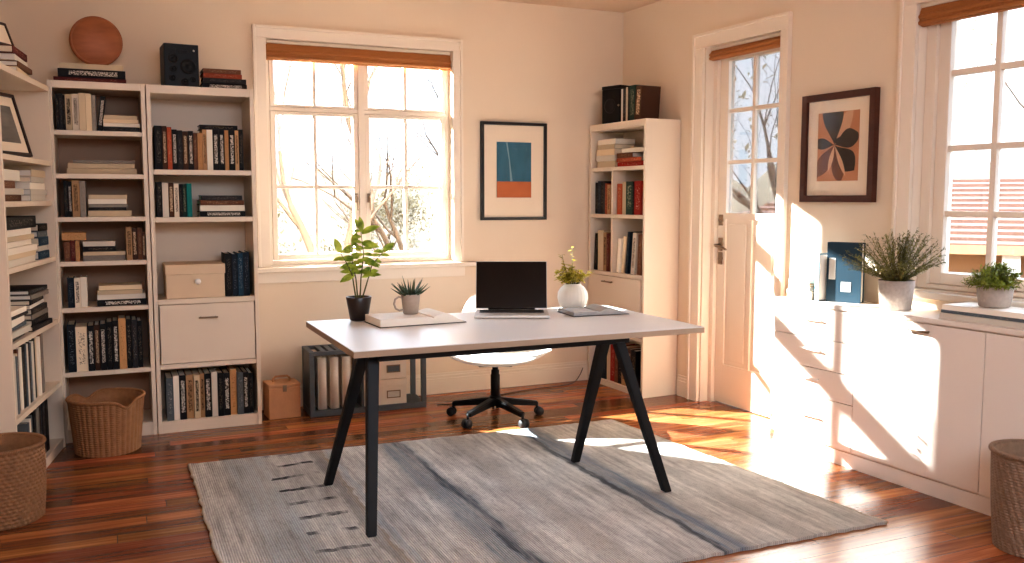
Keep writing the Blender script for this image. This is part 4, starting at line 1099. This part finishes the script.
def tree(x, y, H, r, seed, label, mt, depth=5, lean=(0, 0), leaves=0, spread=.55, leafmat='leafout', first=.28, name='bare_tree'):
    rr = random.Random(seed); b = MB(); lf = MB()
    t = thing(name, label, 'tree', (x, y, GZ), 0, 'garden trees')
    def grow(p, d, L, r_, lev):
        n = 4; pts = [p]; rad = [r_]; q = p; dd = d
        for i in range(n):
            dd = (dd + Vector((rr.uniform(-1, 1), rr.uniform(-1, 1), rr.uniform(-.5, .7)))*.16).normalized()
            q = q + dd*(L/n); pts.append(q); rad.append(r_*(1-.42*(i+1)/n))
        b.tube(pts, rad, 7 if lev < 2 else 4, False)
        if lev >= depth-2 and leaves:
            for _ in range(leaves):
                c = pts[rr.randrange(1, n+1)] + Vector((rr.uniform(-1, 1), rr.uniform(-1, 1), rr.uniform(-1, 1)))*.18
                lf.leaf(c, (rr.uniform(-1, 1), rr.uniform(-1, 1), rr.uniform(-.6, .6)), (0, 0, 1), rr.uniform(.05, .11), rr.uniform(.03, .06), .2, .2, 2)
        if lev < depth:
            for k in range(3 if lev < 3 else 2):
                at = pts[-1] if k == 0 else pts[rr.randrange(2, n+1)]
                ax = Vector((rr.uniform(-1, 1), rr.uniform(-1, 1), rr.uniform(-.3, .3)))
                nd = (dd + ax*spread*(1 if k else .5) + Vector((0, 0, .10))).normalized()
                grow(at, nd, L*rr.uniform(.62, .86), rad[-1]*rr.uniform(.6, .85), lev+1)
    grow(Vector((0, 0, 0)), Vector((lean[0], lean[1], 1)).normalized(), H*first, r, 0)
    b.build('trunk', mt, t)
    if leaves: lf.build('foliage', M[leafmat], t, recalc=False)
tree(1.7, 9.4, 5.8, .14, 5, 'bare leaning tree close outside the left casement of back window', M['bark'], 6, (.30, 0), 0, .7, first=.34)
tree(4.4, 12.8, 5.6, .13, 12, 'bare branching tree outside the right casement of back window', M['bark'], 6, (-.12, 0), 0, .75)
tree(.3, 13.4, 5.2, .12, 23, 'thin bare tree seen at the left edge of back window', M['bark'], 6, (.1, 0), 1, .7)
tree(6.2, 14.2, 7.0, .15, 34, 'bare tree farther off, at the right edge of back window', M['barkdark'], 6, (-.2, 0), 0, .75)
for k, (x, y, lab) in enumerate(((-.4, 17.5, 'leftmost dry twiggy shrub in the row far behind the back window'), (1.4, 16.0, 'second dry twiggy shrub from the left far behind the back window'), (5.6, 18.6, 'third dry twiggy shrub from the left far behind the back window'), (8.0, 18.0, 'rightmost dry twiggy shrub in the row far behind the back window'))):
    tree(x, y, 4.4, .08, 45+k, lab, M['bark'], 6, (0, 0), 16, .95, first=.22, name='leafy_shrub')
tree(7.6, 8.6, 6.4, .15, 51, 'leafy tree outside the glazed door', M['barkdark'], 6, (-.05, 0), 2, .7)
tree(6.9, 11.4, 5.2, .12, 57, 'slim bare tree left of the leafy one outside the glazed door', M['bark'], 6, (.1, 0), 2, .7)
tree(17.5, 13.5, 8.4, .16, 63, 'pale bare tree beyond the house, seen through the right-hand window', M['bark'], 6, (.35, -.1), 0, .7, first=.34)

# neighbour's house down the slope, seen through the right-hand window
hs = thing('house', 'neighbouring house with shingled hip roof and brick chimney', 'house', (12.2, 7.0, GZ), R(-52))
m = MB(); m.box(-6.0, 6.0, 0, 4.0, 0, 2.05); m.build('wall', M['housewall'], hs)
m = MB(); ez, rz = 2.08, 3.05
e0 = [(-6.4, -.5, ez), (6.4, -.5, ez), (6.4, 4.5, ez), (-6.4, 4.5, ez)]; rg = [(-4.2, 2.0, rz), (-.9, 2.0, rz)]
def lerp3(a, b, q): return tuple(a[i]+(b[i]-a[i])*q for i in range(3))
NC = 13
for (ea, eb, ra_, rb_) in ((e0[0], e0[1], rg[0], rg[1]), (e0[2], e0[3], rg[1], rg[0]), (e0[3], e0[0], rg[0], rg[0]), (e0[1], e0[2], rg[1], rg[1])):
    for k in range(NC):   # overlapping courses of shingles
        q0, q1 = k/NC, (k+1)/NC; up_ = .045
        A, B_ = lerp3(ea, ra_, q0), lerp3(eb, rb_, q0); C_, D_ = lerp3(eb, rb_, q1), lerp3(ea, ra_, q1)
        A2, B2_ = (A[0], A[1], A[2]+up_), (B_[0], B_[1], B_[2]+up_)
        m._add([A, B_, B2_, A2, C_, D_], [(0, 1, 2, 3), (3, 2, 4, 5)])
m._add(e0, [(0, 1, 2, 3)]); m.build('roof', M['rooftile'], hs, recalc=True)
m = MB(); m.box(.9, 1.30, 1.3, 1.7, 2.4, 3.05); m.box(.86, 1.34, 1.26, 1.74, 3.05, 3.12); m.build('chimney', M['brick'], hs)
m = MB(); m.box(-6.4, 6.4, -.53, -.5, 1.98, 2.10); m.build('fascia', M['housewall'], hs)
for x in (-3.2, -1.7, -.45, .75, 2.2): m = MB(); m.box(x-.11, x+.11, -.42, -.2, 0, 1.98, .01); m.build('porch_post', M['trim'], hs)
for x in (-2.45, -1.05, 1.45):
    m = MB(); m.box(x-.42, x+.42, -.04, 0, .6, 1.7, .01); f = m.build('window', M['trim'], hs)
    m = MB(); m.box(x-.34, x+.34, -.05, -.041, .68, 1.62); m.build('pane', M['walnut'], f)

# ------------------------------------------------------------------ light
L = bpy.data.lights.new('garden_fill', 'SUN'); L.energy = 1.8; L.angle = R(.6); L.color = (1.0, .90, .76)  # added lamp from behind the viewer, only brightens the garden outside
lo = bpy.data.objects.new('garden_fill', L); COL.objects.link(lo); lo.rotation_euler = Vector((.42, .62, -.66)).to_track_quat('-Z', 'Y').to_euler()
# low sunshine through the back window, from the upper left outside
L = bpy.data.lights.new('low_sun', 'SPOT'); L.energy = 115000; L.shadow_soft_size = .03; L.color = (1.0, .90, .72); L.spot_size = R(40); L.spot_blend = .1
lo = bpy.data.objects.new('low_sun', L); COL.objects.link(lo); lo.location = (-1.20, 8.60, 3.63)
lo.rotation_euler = (Vector((1.5, 5.78, 1.55)) - lo.location).to_track_quat('-Z', 'Y').to_euler()
wd = bpy.data.worlds.new('sky'); SC.world = wd; wd.use_nodes = True; nt = wd.node_tree
bg = nt.nodes['Background']
tc = N(nt, 'ShaderNodeTexCoord'); sx = N(nt, 'ShaderNodeSeparateXYZ'); nt.links.new(tc.outputs['Generated'], sx.inputs[0])
ra = N(nt, 'ShaderNodeValToRGB'); e = ra.color_ramp.elements   # hazy white near the horizon, bright blue-white high sky
e[0].position = .0; e[0].color = (1.0, .94, .85, 1); e[1].position = .7; e[1].color = (.90, .95, 1.0, 1)
nt.links.new(sx.outputs['Z'], ra.inputs['Fac']); nt.links.new(ra.outputs['Color'], bg.inputs['Color'])
mr = N(nt, 'ShaderNodeMapRange', interpolation_type='SMOOTHSTEP')
for k, v in (('From Min', .20), ('From Max', .5), ('To Min', 1.7), ('To Max', 11.0)): mr.inputs[k].default_value = v
nt.links.new(sx.outputs['Z'], mr.inputs['Value']); nt.links.new(mr.outputs['Result'], bg.inputs['Strength'])
def area(name, loc, rot, sx_, sy_, energy, col, portal=False):
    a = bpy.data.lights.new(name, 'AREA'); a.shape = 'RECTANGLE'; a.size = sx_; a.size_y = sy_; a.energy = energy; a.color = col
    if portal: a.cycles.is_portal = True
    o = bpy.data.objects.new(name, a); COL.objects.link(o); o.location = loc; o.rotation_euler = rot
    return o
area('portal_back', BACK.pt(1.495, .19, 1.6), (R(-90), 0, 0), 1.2, 1.4, 1, (1, 1, 1), True)
o = area('portal_door', WALL_R.pt(1.27, .19, 1.72), (R(-90), 0, WALL_R.r), .66, 1.05, 1, (1, 1, 1), True)
o = area('portal_side', WALL_R.pt(3.08, .19, 1.57), (R(-90), 0, WALL_R.r), 1.14, 1.36, 1, (1, 1, 1), True)
area('room_fill', (1.2, -.6, 2.45), (R(35), 0, R(-12)), 3.0, 1.6, 105, (1.0, .96, .90))

# ------------------------------------------------------------------ camera
cam = bpy.data.cameras.new('camera'); co = bpy.data.objects.new('camera', cam); COL.objects.link(co)
cam.sensor_width = 36; cam.lens = 894/1024*36; cam.clip_start = .05; cam.clip_end = 300
co.location = (0, 0, 1.33); co.rotation_euler = (R(90-5.336), 0, R(-24.012))
SC.camera = co
SC.view_settings.view_transform = 'Standard'
SC.view_settings.look = 'Medium High Contrast'
SC.view_settings.exposure = 0.3
SC.view_settings.gamma = 1.0
SC.view_settings.use_white_balance = True
SC.view_settings.white_balance_temperature = 5250
SC.view_settings.white_balance_tint = 8
SC.cycles.max_bounces = 10; SC.cycles.diffuse_bounces = 6; SC.cycles.transparent_max_bounces = 12
SC.cycles.caustics_reflective = False; SC.cycles.caustics_refractive = False
SC.cycles.sample_clamp_indirect = 8
